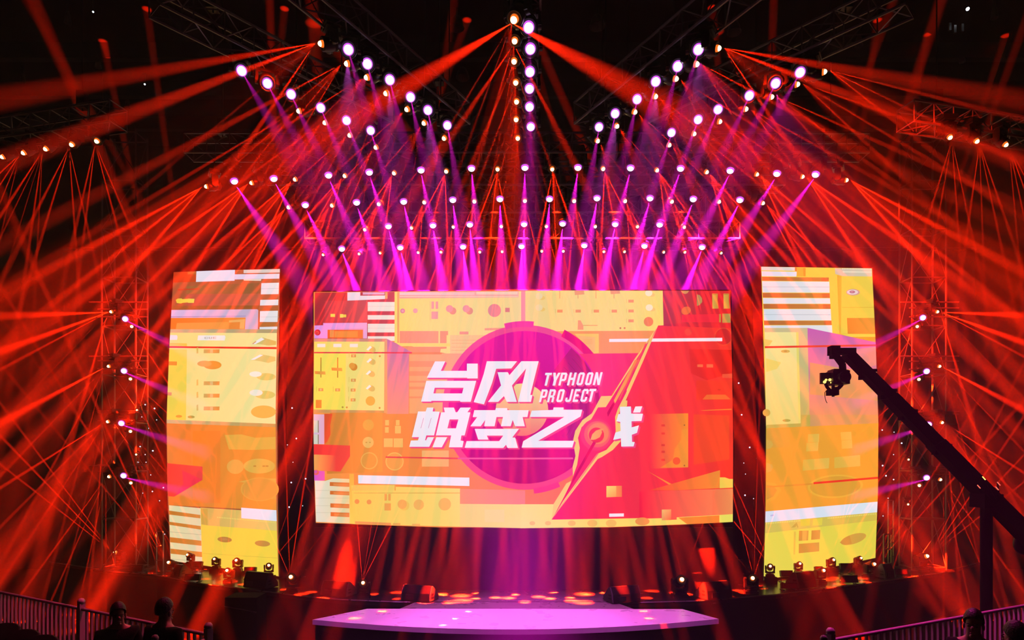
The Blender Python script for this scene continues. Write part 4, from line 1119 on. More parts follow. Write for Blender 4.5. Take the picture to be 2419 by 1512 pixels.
# ---- moving lights standing on the stage
stand = [  # lens x, lens y, base row, distance or None, beams (angle from straight up), label
    (269, 1304, 1336, None, [(-44, 1.6, .9), (-37, 1.0, .6), (-52, 1.6, .7)], 'outermost floor beam light below the left tower'),
    (396, 1328, 1360, None, [(-24, 1.8, .9), (-31, 1.2, .7), (-18, 1.0, .5), (-40, 1.4, .5)], 'floor beam light at the outer bottom corner of the left tall screen'),
    (441, 1310, 1334, 18.85, [(-28, 1.6, .35), (-38, 1.2, .3)], 'first of four small lights along the foot of the left tall screen'),
    (505, 1320, 1344, 18.4, [(-12, 1.2, .35), (2, 1.2, .35)], 'second of four small lights along the foot of the left tall screen'),
    (557, 1323, 1351, 17.9, [(0, 1.2, .3), (8, 1.0, .3)], 'third of four small lights along the foot of the left tall screen'),
    (635, 1335, 1362, 17.2, [(20, 1.2, .4), (40, 1.6, .6)], 'fourth of four small lights along the foot of the left tall screen'),
    (535, 1347, 1377, None, [(-8, 1.2, .4), (6, 1.2, .4)], 'floor beam light on the stage edge before the left tall screen'),
    (686, 1362, 1403, None, [(-24, 2, .9), (-2, 1.4, .9), (9, 2, .9), (38, 1.4, .5)], 'floor beam light between the left tall screen and the central screen'),
    (857, 1376, 1412, None, [(-5, 2, 1.0), (9, 1.2, .6), (15, 1.2, .6), (27, 2, 1.0), (-30, 1.2, .3)], 'floor beam light below the left part of the central screen'),
    (1612, 1368, 1415, None, [(20, 1.0, .4), (-16, 1.0, .3)], 'floor beam light below the right part of the central screen'),
    (1779, 1365, 1405, None, [(-14, 1.8, .8), (2, 1.4, .6), (18, 1.8, .8), (-40, 1.2, .4)], 'floor beam light between the central screen and the right tall screen'),
    (1820, 1337, 1364, 16.75, [(-40, 2, .9), (-24, 1.6, .8), (-6, 1.2, .4)], 'first of four small lights along the foot of the right tall screen'),
    (1891, 1331, 1355, 17.35, [(-3, 1.2, .3), (8, 1.0, .3)], 'second of four small lights along the foot of the right tall screen'),
    (1971, 1322, 1349, 18.05, [(10, 1.2, .3), (18, 1.2, .3)], 'third of four small lights along the foot of the right tall screen'),
    (2036, 1318, 1342, 18.65, [(22, 1.2, .3), (30, 1.0, .3)], 'fourth of four small lights along the foot of the right tall screen'),
    (1948, 1347, 1380, None, [(20, 1.2, .4)], 'floor beam light on the stage edge before the right tall screen'),
    (2068, 1332, 1366, None, [(42, 1.6, .8), (32, 1.2, .6)], 'floor beam light at the outer bottom corner of the right tall screen'),
    (2193, 1313, 1352, None, [(34, 1.6, .8), (43, 1.4, .8), (52, 1.2, .6), (26, 1.0, .5)], 'outermost floor beam light below the right tower')]
for x, y, yb, D, bm, lab in stand:
    if D is None: D = DZ(yb)
    zb = P(x, yb, D).z
    h = (yb - y) * D / F
    sc = h / .455
    aim = Vector((0, -.6, .8))
    bx = bm[0][0]; mx = sum(b[0] for b in bm) / len(bm)
    aim = Vector((.7 * math.sin(math.radians(mx)), -.9, .4)).normalized()
    sc = h / (.32 + aim.z * .19)
    root, lp = fixture('beam', x, y, D, [(b[0], b[1], b[2] * 2.4, .6) for b in bm], lab, 'beam lights standing on the stage', hang=False, aim=aim, scale=sc)
    if zb - STAGE > .03:
        pz = root.location
        rz = pz.z - .321 * sc
        tag(MB().box((pz.x, pz.y, (STAGE + rz) / 2), (.30, .26, rz - STAGE)).build('riser', M_matt), 'low black riser under the %s' % lab.replace('small lights along the foot of the ', 'small lights before the ').replace(' tall', ''), 'riser', 'low risers before the tall screens')

# extra spots added at slanting truss lamps to brighten the platform and the railings
for o in [o for o in bpy.data.objects if o.name.startswith('wash_light')]:
    lb = o['label']
    if 'inner slanting' in lb and ('first from' in lb or 'third from' in lb or 'fifth from' in lb):
        q = o.matrix_basis.translation + Vector((0, -.05, -.25))
        sgn = 1 if q.x > 0 else -1
        tg = Vector((sgn * (2.9 if 'first from' in lb else 1.7 if 'third from' in lb else .2), 12.6, STAGE))
        spot(q, (tg - q).normalized(), (1.0, .13, .9), 3.0e3, 34, o, blend=.8)  # added spot that brightens the platform, besides the lamp's own wash beam
wl = [o for o in bpy.data.objects if o.name.startswith('wash_light')]
for key, tgt in (('inner slanting truss on the left, second', (-6.0, 8.6, 2.3)), ('inner slanting truss on the right, first', (6.0, 8.4, 2.3)), ('outer slanting truss on the right, second', (5.4, 7.9, 2.3)),):
    for o in wl:
        if key in o['label']:
            q = o.matrix_basis.translation + Vector((0, -.05, -.25))
            spot(q, (Vector(tgt) - q).normalized(), (1.0, .03, .16) if tgt[0] < 0 else (1.0, .03, .42), (2.4e3 if tgt[0] < 0 else 2.2e3), 46, o, blend=.9)  # added spot that brightens the railing and the people there

# ------------------------------------------------------------------ monitor wedges and batten lights on the stage edge


def wedge(x0, x1, y0, y1, lab, face=0.0, dark=True):
    """a wedge monitor whose baffle faces upstage; x0..x1, y0..y1 are its picture bounds"""
    xc = (x0 + x1) / 2
    D = DZ(y1) + .02
    w = (x1 - x0) * D / F; h = (y1 - y0) * D / F
    c = P(xc, y1, D); yb = c.y
    t = thing('stage_monitor', lab, 'speaker', (c.x, yb + .23, STAGE), 'monitor wedges on the stage edge')
    w -= .05
    pr = [(0, .015), (0.03, h * .55), (.12, h), (.2, h), (.46, .12), (.46, .015)]   # (depth, height)
    mb = MB()
    vs = []
    for sx in (-1, 1):
        for d, z in pr: vs.append((c.x + sx * w / 2, yb + d, STAGE + z))
    n = len(pr)
    mb.add(vs, [list(range(n)), list(range(n, 2 * n))[::-1]] + [[i, (i + 1) % n, n + (i + 1) % n, n + i] for i in range(n)])
    mb.build('cabinet', M_black, t)
    for sx in (-1, 1):
        q = MB()
        xx = c.x + sx * (w / 2 + .012)
        pl = [(.02, .03), (.05, h * .55), (.125, h * .97), (.19, h * .97), (.43, .13), (.43, .03)]
        q.add([(xx + dx, yb + d, STAGE + z) for dx in (-.012, .012) for d, z in pl],
              [list(range(6)), list(range(6, 12))[::-1]] + [[i, (i + 1) % 6, 6 + (i + 1) % 6, 6 + i] for i in range(6)])
        sp = q.build('side_panel', M_grille, t)
        hh = MB()
        for zc in (.3, .5): hh.box((xx + sx * .014, yb + .14, STAGE + h * zc), (.006, .1, h * .1))
        hh.build('handle_slot', M_black, sp)
    g = MB()
    a = Vector((c.x, yb + .215, STAGE + h * .96)); b = Vector((c.x, yb + .465, STAGE + .14))
    g.add([a + Vector((-w * .47, 0.006, 0)), a + Vector((w * .47, 0.006, 0)), b + Vector((w * .47, 0.006, 0)), b + Vector((-w * .47, 0.006, 0))], [[0, 1, 2, 3]])
    g.build('grille', M_grille, t)
    MB().box((c.x - w * .2, yb - .004, STAGE + h * .3), (w * .3, .012, h * .28)).build('connector_plate', M_steel, t)
    t.rotation_euler = (0, 0, math.radians(-22 if c.x < 0 else 22))
    return t


for a in ((949, 1028, 1386, 1423, 'large monitor wedge beside the left side of the runway'), (1434, 1513, 1388, 1426, 'large monitor wedge beside the right side of the runway'),
          (757, 832, 1376, 1411, 'monitor wedge below the left edge of the central screen'), (1656, 1731, 1377, 1418, 'monitor wedge below the right edge of the central screen'),
          (572, 643, 1354, 1392, 'monitor wedge before the inner half of the left tall screen'), (1873, 1931, 1353, 1391, 'monitor wedge before the middle of the right tall screen'),
          (408, 433, 1336, 1365, 'narrow monitor wedge before the outer edge of the left tall screen'), (2082, 1, 0, 0, None)):
    if a[4]: wedge(*a)
wedge(2083, 2113, 1334, 1369, 'narrow monitor wedge beyond the outer edge of the right tall screen')


def batten(x, y, w, h, lab, D=None):
    yb = y + h / 2 + 3
    if D is None: D = DZ(yb)
    c = P(x, y, D)
    w = w * D / F; h = h * D / F
    t = thing('flood_light', lab, 'stage light', (c.x, D, c.z), 'flat flood lights on the stage')
    M_ = Matrix.Rotation(-.25, 3, 'X')
    MB().box(c, (w, .09, h), M=M_).build('case', M_black, t)
    fr = MB()
    for sz in (-1, 1): fr.box(c + M_ @ Vector((0, -.05, sz * (h / 2 - .008))), (w, .016, .016), M=M_)
    for sx in (-1, 1): fr.box(c + M_ @ Vector((sx * (w / 2 - .008), -.05, 0)), (.016, .016, h), M=M_)
    fr.build('rim', M_black, t)
    MB().box(c + M_ @ Vector((0, -.047, 0)), (w * .92, .008, h * .86), M=M_).build('lens_panel', M_plate, t)
    zb = c.z - h / 2
    st = MB()
    z0 = STAGE
    for sx in (-1, 1):
        st.tube((c.x + sx * w * .42, D, z0 + .012), (c.x + sx * w * .42, D, c.z), .011, 6)
        st.box((c.x + sx * w * .42, D, z0 + .008), (.05, .2, .016))
    st.build('stand', M_steel, t)


M_plate = mat('flood_glass', (0.05, 0.01, 0.016), 0.3, noise=0.1)
for k, (x, y, w, h, D, lab) in enumerate(((324, 1343, 30, 15, None, 'flat flood light below the left tower'), (466, 1333, 25, 13, 18.6, 'flat flood light between the first two lights of the left tall screen'),
                             (456, 1364, 34, 15, None, 'flat flood light on the stage edge before the left tall screen'), (592, 1346, 27, 12, 17.4, 'flat flood light low before the middle of the left tall screen'),
                             (1857, 1355, 28, 14, 16.9, 'flat flood light between the first two lights of the right tall screen'), (1933, 1344, 17, 11, 17.5, 'flat flood light partly hidden behind the wedge at the right tall screen'),
                             (1997, 1338, 26, 14, 18.2, 'flat flood light between the last two lights of the right tall screen'), (2006, 1368, 36, 17, None, 'flat flood light on the stage edge before the right tall screen'),
                             (1863, 1384, 36, 13, None, 'flat flood light in front of the wedge at the right tall screen'), (2127, 1351, 30, 13, None, 'flat flood light below the right tower'))):
    batten(x, y, w, h, lab, D)

# metal frames at the outer edges of the tall screens
for x0, x1, y0, y1, D, lab in ((369, 385, 1256, 1350, 18.6, 'slim metal frame stand at the outer edge of the left tall screen'), (2088, 2106, 1262, 1345, 18.2, 'slim metal frame stand at the outer edge of the right tall screen'), (2099, 2111, 1182, 1345, 19.0, 'taller metal frame stand behind the right tall screen')):
    a = P(x0, y0, D); b = P(x1, y0, D)
    t = thing('frame_stand', lab, 'frame', ((a.x + b.x) / 2, D, STAGE), 'metal frame stands')
    for xx in (a.x, b.x): MB().box((xx, D, (STAGE + a.z) / 2), (.03, .05, a.z - STAGE)).build('post', M_alu, t)
    m = MB()
    k = 0; z = a.z
    while z > STAGE + .05:
        m.box(((a.x + b.x) / 2, D, z), (b.x - a.x, .04, .03)); z -= .42
    m.build('crossbar', M_alu, t)

# black case with a lit front edge standing before the stage
fc = thing('flight_case', 'dark equipment case with a lit lower edge in front of the left stage wing', 'case', (P(567, 0, 14.6).x, 14.7, 0))
a = P(531, 1412, 14.5); b = P(606, 1455, 14.5)
MB().box(((a.x + b.x) / 2, 14.8, (a.z) / 2 + .05), (b.x - a.x, .6, a.z - .1)).build('body', M_matt, fc)
MB().tube((a.x, 14.48, P(0, 1432, 14.5).z), (b.x, 14.48, P(0, 1446, 14.5).z), .012, 6).build('edge_strip', M_trim, fc)
MB().box(((a.x + b.x) / 2, 14.8, .05), (b.x - a.x - .1, .5, .1)).build('base', M_steel, fc)

# ------------------------------------------------------------------ camera crane
DH, DB = 11.4, 10.2
cs = 9.45
K = lambda x, y, D=DH: P(1920 + x / cs, 800 + y / cs, D)
piv = P(2330, 1168, DB)
crane = thing('camera_crane', 'black camera crane reaching from the lower right across the right tall screen', 'camera crane', (piv.x, piv.y, 0))
tip = K(760, 330)
bm = MB()
dirb = (piv - tip).normalized()
tail = piv + dirb * 1.1
sd = Vector((0, -1, 0)); upb = dirb.cross(sd).normalized()
if upb.z < 0: upb = -upb
segs = [tip, tip + (piv - tip) * .33, tip + (piv - tip) * .66, tail]
for k, (p0, p1) in enumerate(zip(segs, segs[1:])):
    hh = .085 + k * .013; ww = .1 + k * .01
    vs = []
    for q in (p0, p1):
        for i, j in ((-1, -1), (1, -1), (1, 1), (-1, 1)): vs.append(q + upb * hh * i + sd * ww * j)
    bm.add(vs, [[0, 1, 2, 3], [7, 6, 5, 4], [0, 4, 5, 1], [1, 5, 6, 2], [2, 6, 7, 3], [3, 7, 4, 0]])
for f in (.16, .31, .46, .7):
    q = tip + (piv - tip) * f
    bm.box(q - upb * .12, (.06, .1, .07)); bm.box(q + upb * .1, (.1, .16, .05))
bm.build('boom', M_matt, crane)
MB().path([K(855, 262), K(1000, 400), K(1130, 525), K(1300, 690), K(1440, 860), P(2110, 930, 11.2), P(2330, 1150, DB)], .012, 6).build('tie_cable', M_steel, crane)
MB().lathe([(0.002, .025), (.018, .018), (.025, 0), (.018, -.018), (.002, -.025)], 10, Matrix.Translation(K(1130, 522))).build('red_dot', M_led_r, crane)  # small red dot on the tie cable, made to glow
m = MB()
m.box(K(690, 290), (.34, .22, .1)); m.box(K(470, 270), (.16, .16, .16)); m.box(K(465, 370), (.1, .12, .12)); m.tube(K(380, 280), K(440, 280), .05, 8); m.tube(K(345, 305), K(400, 300), .014, 6)
m.tube(K(520, 330), K(640, 310), .018, 6); m.tube(K(560, 375), K(640, 315), .018, 6)
m.build('nose_bracket', M_matt, crane)
MB().box(K(650, 245), (.16, .1, .03)).build('nose_plate', M_rim_m, crane)  # purple plate, no lamp; light put into its colour as glow
m = MB()
m.tube(K(480, 330), K(660, 575), .062, 8); m.tube(K(660, 560), K(690, 960), .062, 8); m.box(K(735, 945), (.1, .1, .09))
m.build('drop_arm', M_matt, crane)
m = MB()
ringp = [K(285, 985), K(300, 1050), K(340, 1110), K(400, 1160), K(450, 1180), K(520, 1150), K(590, 1100), K(640, 1050), K(690, 970)]
m.path(ringp, .03, 8)
m.box(K(440, 1205), (.17, .14, .1)); m.tube(K(455, 1200), K(455, 1295), .025, 8)
m.path([K(480, 1100), K(560, 1090), K(610, 1040), K(640, 960)], .018, 6)
m.build('pan_head', M_matt, crane)
m = MB()
m.path([K(330, 1140), K(268, 1200), K(270, 1290), K(290, 1380), K(320, 1440)], .006, 5)
m.build('loose_cable', M_matt, crane)
m = MB()
m.tube((piv.x, piv.y, .5), (piv.x, piv.y, piv.z - .16), .085, 12); m.box(piv - Vector((0, 0, .1)), (.3, .34, .22))
m.build('pedestal', M_matt, crane)
for k in range(3):
    t = k * 2 * PI / 3 + .4
    MB().tube((piv.x, piv.y, .62), (piv.x + .75 * math.cos(t), piv.y + .75 * math.sin(t), .04), .035, 8).build('leg', M_matt, crane)
for k in (-1, 1):
    q = tail - dirb * .12 + sd * .19 * k
    MB().lathe([(.002, .05), (.17, .05), (.19, .03), (.19, -.03), (.17, -.05), (.002, -.05)], 20, Matrix.Translation(q) @ sd.to_track_quat('Z', 'Y').to_matrix().to_4x4()).build('counterweight', M_steel, crane)
for (x, y) in ((2321, 1126), (2309, 1146), (2356, 1139), (2352, 1150)):
    q = P(x, y, DB - .3)
    mm = MB(); mm.tube(q, q + Vector((.045, 0, -.05)), .007, 6)
    mm.build('indicator_lamp', M_led_y if x == 2321 else M_led_r, crane)
arm = MB()
for (x, y) in ((2321, 1126), (2309, 1146), (2356, 1139)):
    arm.tube(P(x, y, DB - .28), piv + dirb * .3, .01, 5)
arm.build('operator_bar', M_matt, crane)

fcam = thing('film_camera', 'black film camera with glowing lamps hanging from the crane head', 'camera', K(530, 870), None)
m = MB()
q = K(560, 880)
m.box(q, (.3, .26, .24)); m.box(K(500, 870), (.16, .24, .28)); m.box(K(620, 840), (.14, .2, .16), taper=.8)
m.tube(K(430, 830), K(440, 960), .06, 8)
m.build('body', M_black, fcam)
MB().path([K(400, 750), K(420, 705), K(495, 692), K(512, 760)], .016, 6).build('handle', M_black, fcam)
MB().box(K(285, 890), (.19, .05, .2)).build('monitor', M_black, fcam)
m = MB(); q = K(540, 900) - Vector((0, .12, 0))
m.lathe([(.085, 0), (.085, .1), (.1, .11), (.1, .18), (.08, .18), (.07, .15), (.001, .15)], 18, Matrix.Translation(q) @ Vector((0, -1, 0)).to_track_quat('Z', 'Y').to_matrix().to_4x4())
m.build('lens', M_black, fcam)
for x, y, rr in ((267, 930, .022), (235, 975, .028), (350, 928, .026), (380, 990, .016)):
    q = K(x, y) - Vector((0, .05, 0))
    MB().lathe([(.001, rr), (rr * .7, rr * .7), (rr, 0), (rr * .7, -rr * .7), (.001, -rr)], 10, Matrix.Translation(q)).build('tally_lamp', M_led_y, fcam)
m = MB(); m.tube(K(720, 850), K(760, 740), .012, 6); m.tube(K(755, 790), K(775, 700), .024, 8)
m.build('antenna', M_black, fcam)
m = MB(); m.tube(K(285, 960), K(360, 940), .01, 6); m.tube(K(360, 880), K(400, 880), .02, 6); m.tube(K(455, 960), K(455, 1170), .03, 8)
m.build('mount', M_black, fcam)

# ------------------------------------------------------------------ railings


def railing(a, b, ztop, lab, posts, cap_end=None):
    a = Vector(a); b = Vector(b)
    t = thing('railing', lab, 'railing', ((a.x + b.x) / 2, (a.y + b.y) / 2, TIER), 'pale railings of the two terraces')
    d = b - a; L = d.length; d.normalize()
    up = Vector((0, 0, 1))
    at = lambda s, z: Vector((a.x + d.x * s, a.y + d.y * s, z))
    MB().tube(at(0, ztop), at(L, ztop), .024, 8).build('top_rail', M_rail, t)
    MB().tube(at(0, TIER + .12), at(L, TIER + .12), .02, 8).build('bottom_rail', M_rail, t)
    s = .06
    while s < L - .05:
        if all(abs(s - q) > .06 for q in posts):
            MB().box(at(s, (ztop + TIER + .12) / 2), (.028, .028, ztop - TIER - .12), M=Matrix.Rotation(math.atan2(d.y, d.x), 3, 'Z')).build('baluster', M_rail, t)
        s += .122
    for q in posts:
        c = at(q, TIER)
        po = MB().box(c + Vector((0, 0, (ztop - TIER + .08) / 2)), (.075, .075, ztop - TIER + .08), M=Matrix.Rotation(math.atan2(d.y, d.x), 3, 'Z')).build('post', M_rail, t)
        MB().lathe([(.001, .075), (.03, .066), (.048, .04), (.05, .015), (.04, 0), (.001, 0)], 12, Matrix.Translation(c + Vector((0, 0, ztop - TIER + .08)))).build('post_cap', M_rail, po)
    return t


ra = P(-70, 1383, 1); zr = EYE - 2.05
raD = lambda y: F * (EYE - zr) / (y - HY)
A_ = P(0, 1399, raD(1399)); B_ = P(497, 1501, raD(1501))
A0 = A_ + (A_ - B_) * .28
LL = (B_ - A0).length
px183 = P(183, 1437, raD(1440))
railing(A0, B_, zr, 'pale railing on the left terrace in front of the dark seats', [.05, (px183 - A0).length, LL - .04])
A2 = P(1958, 1516, raD(1514)); B2 = P(2419, 1431, raD(1431)); B2 = B2 + (B2 - A2) * .25
railing(A2, B2, zr, 'pale pink lit railing on the right terrace', [.03, (B2 - A2).length * .52 + 2.2])
# short return at the inner end of each railing
C_ = P(440, 1512, raD(1512) - .35)
m1 = thing('railing', 'short end piece of railing turning towards the seats on the left', 'railing', (B_.x - .25, B_.y - .3, TIER), 'pale railings of the two terraces')
e0 = Vector((B_.x - .02, B_.y - .12, zr - .03)); e1 = e0 + Vector((-.12, -.36, 0))
MB().tube(e0, e1, .022, 8).build('top_rail', M_rail, m1)
for f in (0.08, .5, .95):
    q = e0 + (e1 - e0) * f
    MB().tube((q.x, q.y, TIER), (q.x, q.y, zr - .03), .02, 8).build('post', M_rail, m1)
# ball-capped gate posts whose tops just show at the bottom edge
for (x, y, D, sd) in ((366, 1508, 6.6, 'left'), (1946, 1509, 6.6, 'right')):
    q = P(x, y, D)
    t = thing('gate_post', 'gate post with a round cap just showing at the bottom of the %s terrace' % sd, 'post', (q.x, q.y, TIER), 'gate posts of the terraces')
    MB().tube((q.x, q.y, TIER), (q.x, q.y, q.z - .04), .03, 10).build('shaft', M_rail, t)
    MB().lathe([(.001, .04), (.024, .032), (.036, .01), (.036, -.01), (.024, -.032), (.001, -.04)], 14, Matrix.Translation(q)).build('cap', M_rail, t)

# ------------------------------------------------------------------ dark seats on the left terrace
ch = []
for k, (x, y) in enumerate(((8, 1472), (52, 1487), (95, 1500))):
    D = F * (EYE - 2.13) / (y - HY)
    q = P(x, y, D)
    nm = ('dark seat back nearest the left edge of the picture', 'dark seat back second from the left edge below the railing', 'dark seat back third from the left edge below the railing')[k]
    if k == 0:
        t = thing('terrace_seat', nm, 'seat', (q.x, q.y, TIER), 'dark seats on the left terrace')
        M_ = Matrix.Rotation(-.15, 3, 'X')
        bx = MB(); 
        pts = []
        for i in range(9):
            u = -1 + 2 * i / 8
            pts.append((u * .23, .05 * u * u))
        for zz0, zz1 in ((.42, .86),):
            fr = [Vector((q.x + u, q.y - v, TIER + zz0)) for u, v in pts] + [Vector((q.x + u * .92, q.y - v + .07, TIER + zz1 - .05 * abs(u / .23) ** 3)) for u, v in pts]
            bk_ = [w + Vector((0, .035, 0)) for w in fr]
            n = 9
            bx.add(fr + bk_, [[i, i + 1, n + i + 1, n + i] for i in range(8)] + [[2 * n + i + 1, 2 * n + i, 3 * n + i, 3 * n + i + 1] for i in range(8)]
                   + [[n + i, n + i + 1, 3 * n + i + 1, 3 * n + i] for i in range(8)] + [[i + 1, i, 2 * n + i, 2 * n + i + 1] for i in range(8)] + [[0, n, 3 * n, 2 * n], [8, 2 * n + 8, 3 * n + 8, n + 8]], 0, True)
        bx.build('backrest', M_black, t)
        MB().box((q.x, q.y - .24, TIER + .42), (.44, .42, .05)).build('seat', M_black, t)
        for sx in (-1, 1):
            MB().box((q.x + sx * .2, q.y - .2, TIER + .2), (.04, .36, .4)).build('leg', M_steel, t)
        ch.append(t)
    else:
        o = ch[0].copy(); C.objects.link(o); o.location = (q.x, q.y, TIER); o['label'] = nm
        for c in ch[0].children:
            d = c.copy(); C.objects.link(d); d.parent = o

# ------------------------------------------------------------------ people


def person(name, lab, hx, hz_top, D, yaw, skin_tone=M_skin, foot=TIER):
    """standing figure; head centre column hx (world x), crown height, facing yaw (0 = towards the camera, + = towards picture right)"""
    H = hz_top - foot
    t = thing(name, lab, 'person', (hx, D, foot))
    k = H / 1.80
    R_ = Matrix.Rotation(yaw, 3, 'Z')
    V = lambda x, y, z: R_ @ Vector((x * k, y * k, z * k))

    def skinned(nm, nodes, edges, m, root=0, sub=2, parent=None):
        me = bpy.data.meshes.new(nm)
        me.from_pydata([V(*n[:3]) for n in nodes], edges, [])
        me.materials.append(m)
        o = link(nm, me, parent or t)
        md = o.modifiers.new('skin', 'SKIN'); md.use_smooth_shade = True
        for i, n in enumerate(nodes):
            sv = me.skin_vertices[0].data[i]
            sv.radius = (n[3] * k, (n[4] if len(n) > 4 else n[3]) * k); sv.use_root = (i == root)
        sb = o.modifiers.new('sub', 'SUBSURF'); sb.levels = sub; sb.render_levels = sub
        return o
    # body: pelvis 0, spine, neck, head core, arms, legs, hands with five fingers
    nd = [(0, 0, .95, .13, .11), (0, .01, 1.12, .125, .10), (0, .015, 1.30, .135, .10), (0, .02, 1.42, .10, .085), (0, .01, 1.50, .055, .055), (0, -.01, 1.575, .066, .078), (0, -.008, 1.66, .074, .088), (0, 0, 1.71, .05, .06)]
    ed = [(i, i + 1) for i in range(7)]
    for s in (-1, 1):
        b = len(nd)
        nd += [(s * .17, .02, 1.40, .062), (s * .235, .03, 1.14, .046), (s * .25, -.04, .90, .036), (s * .252, -.055, .84, .03, .04), (s * .25, -.065, .80, .026, .042)]
        ed += [(3, b), (b, b + 1), (b + 1, b + 2), (b + 2, b + 3), (b + 3, b + 4)]
        for f, (dy, ln) in enumerate(((-.035, .07), (-.012, .085), (.012, .08), (.034, .062))):
            q = len(nd)
            nd += [(s * .248, -.065 + dy, .80 - ln * .5, .0095), (s * .238, -.068 + dy, .80 - ln, .008)]
            ed += [(b + 4, q), (q, q + 1)]
        q = len(nd)
        nd += [(s * .235, -.105, .825, .011), (s * .228, -.115, .79, .009)]
        ed += [(b + 3, q), (q, q + 1)]
    for s in (-1, 1):
        b = len(nd)
        nd += [(s * .095, 0, .86, .095), (s * .10, -.01, .50, .06), (s * .10, .02, .10, .042), (s * .105, -.08, .035, .045, .03), (s * .11, -.16, .025, .035, .022)]
        ed += [(0, b), (b, b + 1), (b + 1, b + 2), (b + 2, b + 3), (b + 3, b + 4)]
    body = skinned('body', nd, ed, skin_tone, 0)
    # facial features
    T3 = Matrix.Translation
    RM = R_.to_4x4()

    def blob(x, y, z, rx, ry, rz, mb):
        mb.lathe([(.02, -1), (.5, -.87), (.87, -.5), (1, 0), (.87, .5), (.5, .87), (.02, 1)], 10, RM @ T3(Vector((x, y, z)) * k) @ Matrix.Diagonal((rx * k, ry * k, rz * k, 1)))
    def feature(nm, m, *bs):
        q = MB()
        for z in bs: blob(*z, q)
        for i in range(len(q.v)): q.v[i] += t.location
        q.build(nm, m, t)
    feature('nose', skin_tone, (0, -.098, 1.595, .017, .02, .026))
    feature('mouth', skin_tone, (0, -.09, 1.548, .026, .012, .007))
    feature('chin', skin_tone, (0, -.082, 1.518, .03, .022, .02))
    for s in (-1, 1):
        feature('ear', skin_tone, (s * .082, .005, 1.60, .012, .022, .034))
        feature('eyebrow', M_hair, (s * .034, -.083, 1.638, .022, .012, .006))
        feature('eye', M_hair, (s * .033, -.086, 1.617, .014, .009, .007))
    hm = MB()
    n = 18
    vs = []; fs = []
    rings = 7
    for j in range(rings + 1):
        ph = PI / 2 * j / rings * 1.12
        for i in range(n):
            th = 2 * PI * i / n
            back = .5 + .5 * math.sin(th)            # 1 at the back of the head
            drop = ph * (.62 + .62 * back)
            rr = math.sin(min(drop, 2.0)); zz = math.cos(min(drop, 2.0))
            vs.append(RM @ (Vector((.092 * rr * math.cos(th), .008 + .109 * rr * math.sin(th), 1.655 + .137 * zz)) * k) + t.location)
    for j in range(rings):
        for i in range(n):
            fs.append([j * n + i, j * n + (i + 1) % n, (j + 1) * n + (i + 1) % n, (j + 1) * n + i])
    hm.add(vs, fs, 0, True)
    hm.build('hair', M_hair, t)
    # jacket, trousers, shoes
    jn = [(0, 0, .88, .175, .145), (0, .01, 1.05, .165, .135), (0, .015, 1.27, .175, .138), (0, .02, 1.40, .13, .11), (0, .02, 1.465, .072, .072)]
    je = [(0, 1), (1, 2), (2, 3), (3, 4)]
    for s in (-1, 1):
        b = len(jn)
        jn += [(s * .185, .02, 1.395, .082), (s * .245, .03, 1.14, .064), (s * .257, -.04, .915, .053)]
        je += [(3, b), (b, b + 1), (b + 1, b + 2)]
    skinned('jacket', jn, je, M_suit, 0)
    tn = [(0, 0, .93, .16, .135)]; te = []
    for s in (-1, 1):
        b = len(tn)
        tn += [(s * .095, 0, .85, .108), (s * .10, -.01, .50, .078), (s * .10, .015, .085, .064)]
        te += [(0, b), (b, b + 1), (b + 1, b + 2)]
    skinned('trousers', tn, te, M_suit, 0)
    for s in (-1, 1):
        skinned('shoe', [(s * .10, .05, .04, .05, .04), (s * .105, -.08, .04, .055, .036), (s * .11, -.17, .03, .045, .028)], [(0, 1), (1, 2)], M_black, 0)
    return t


q = P(279, 1419, 7.2)
person('person', 'person in dark clothes at the left railing, face turned to the side', q.x, q.z, 7.2, math.radians(38))
q = P(389, 1408, 7.0)
person('person', 'person in a dark jacket at the left railing, seen from behind', q.x, q.z, 7.0, math.radians(160))
q = P(2300, 1434, 6.3)
person('person', 'person with a lit cheek in front of the right railing', q.x, q.z, 6.3, math.radians(-42))
q = P(2398, 1462, 5.7)
person('person', 'person at the right edge of the picture, head mostly in darkness', q.x, q.z, 5.7, math.radians(-165))

# ------------------------------------------------------------------ ceiling reflector lamps of the hall
def hood(x, y, size, lab, lit=False):
    D = min(F * (HZ - .6 - EYE) / (HY - y), 24.5)
    q = P(x, y, D)
    r = size / 2 * D / F
    t = thing('ceiling_lamp', lab, 'ceiling lamp', (q.x, q.y, HZ), 'bell shaped lamps under the hall ceiling')
    MB().lathe([(r, 0), (r * .96, .02), (r * .75, .2), (r * .4, .33), (r * .2, .36), (r * .2, .36), (r * .36, .31), (r * .7, .19), (r * .9, .02), (r, 0)], 22, Matrix.Translation(q)).build('hood', M_hood, t)
    MB().lathe([(.001, .12), (r * .2, .14), (r * .24, .22), (r * .18, .34), (.001, .35)], 14, Matrix.Translation(q)).build('bulb', M_house if lit else M_plate, t)
    MB().tube((q.x, q.y, q.z + .34), (q.x, q.y, HZ), .03, 8).build('stem', M_steel, t)


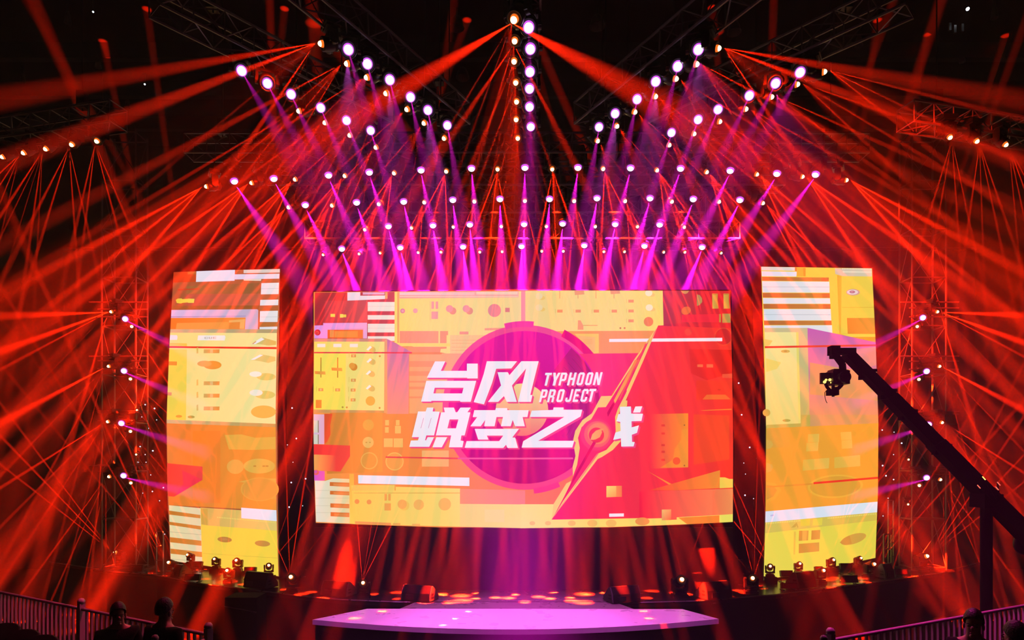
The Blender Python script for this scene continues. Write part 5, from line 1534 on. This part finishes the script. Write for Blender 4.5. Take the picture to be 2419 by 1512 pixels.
for x, y, s, lab in ((1079, 66, 36, 'bell lamp under the ceiling left of the topmost orange light'), (1411, 63, 38, 'bell lamp under the ceiling right of the topmost orange light'),
                     (1093, 184, 32, 'bell lamp dimly seen left of the centre lights, behind the beams'), (1400, 184, 32, 'bell lamp dimly seen right of the centre lights, behind the beams'),
                     (1734, 77, 34, 'bell lamp beside the inner slanting truss on the right'), (407, 3, 22, 'bell lamp cut by the top edge on the left'),
                     (160, 55, 16, 'bell lamp high in the dark left corner'), (232, 160, 14, 'bell lamp lower and further right in the dark left corner'),
                     (54, 197, 12, 'bell lamp nearest the left edge of the picture'), (301, 254, 12, 'bell lamp lowest in the dark left corner, near the beams'), (2029, 109, 18, 'bell lamp near the end of the outer slanting truss on the right'),
                     (2349, 43, 16, 'bell lamp high in the dark right corner'), (2273, 147, 13, 'bell lamp lower in the dark right corner'), (2204, 243, 12, 'bell lamp lowest in the dark right corner, near the beams')):
    hood(x, y, s, lab)
for x, y, s, lab in ((220, 28, 4, 'tiny white ceiling light high on the left'), (342, 199, 4, 'tiny white ceiling light above the left side truss'), (2286, 21, 8, 'bright white ceiling light in the upper right corner')):
    D = min(F * (HZ - .35 - EYE) / (HY - y), 24.0)
    q = P(x, y, D); rr = s / 2 * D / F
    t = thing('spot_lamp', lab, 'ceiling lamp', (q.x, q.y, HZ), None)
    MB().lathe([(.001, -rr), (rr * .7, -rr * .7), (rr, 0), (rr * .7, rr * .6), (.001, rr * .7)], 14, Matrix.Translation(q)).build('bulb', M_house, t)
    MB().tube((q.x, q.y, q.z + rr * .6), (q.x, q.y, HZ), max(.02, rr * .4), 8).build('stem', M_steel, t)
    if s == 8:
        w = MB()
        for dx, dz in ((-.25, -.35), (-.1, -.42), (.12, -.38)): w.box(q + Vector((dx - .1, .25, dz)), (.07, .05, .22))
        w.build('bracket_plate', M_hood, t)
        spot(q - Vector((0, .0, .06)), Vector((-.15, .35, -.8)).normalized(), (.85, .92, 1), 3, 90, t)
print('spots', NSPOT[0], 'objects', len(bpy.data.objects))
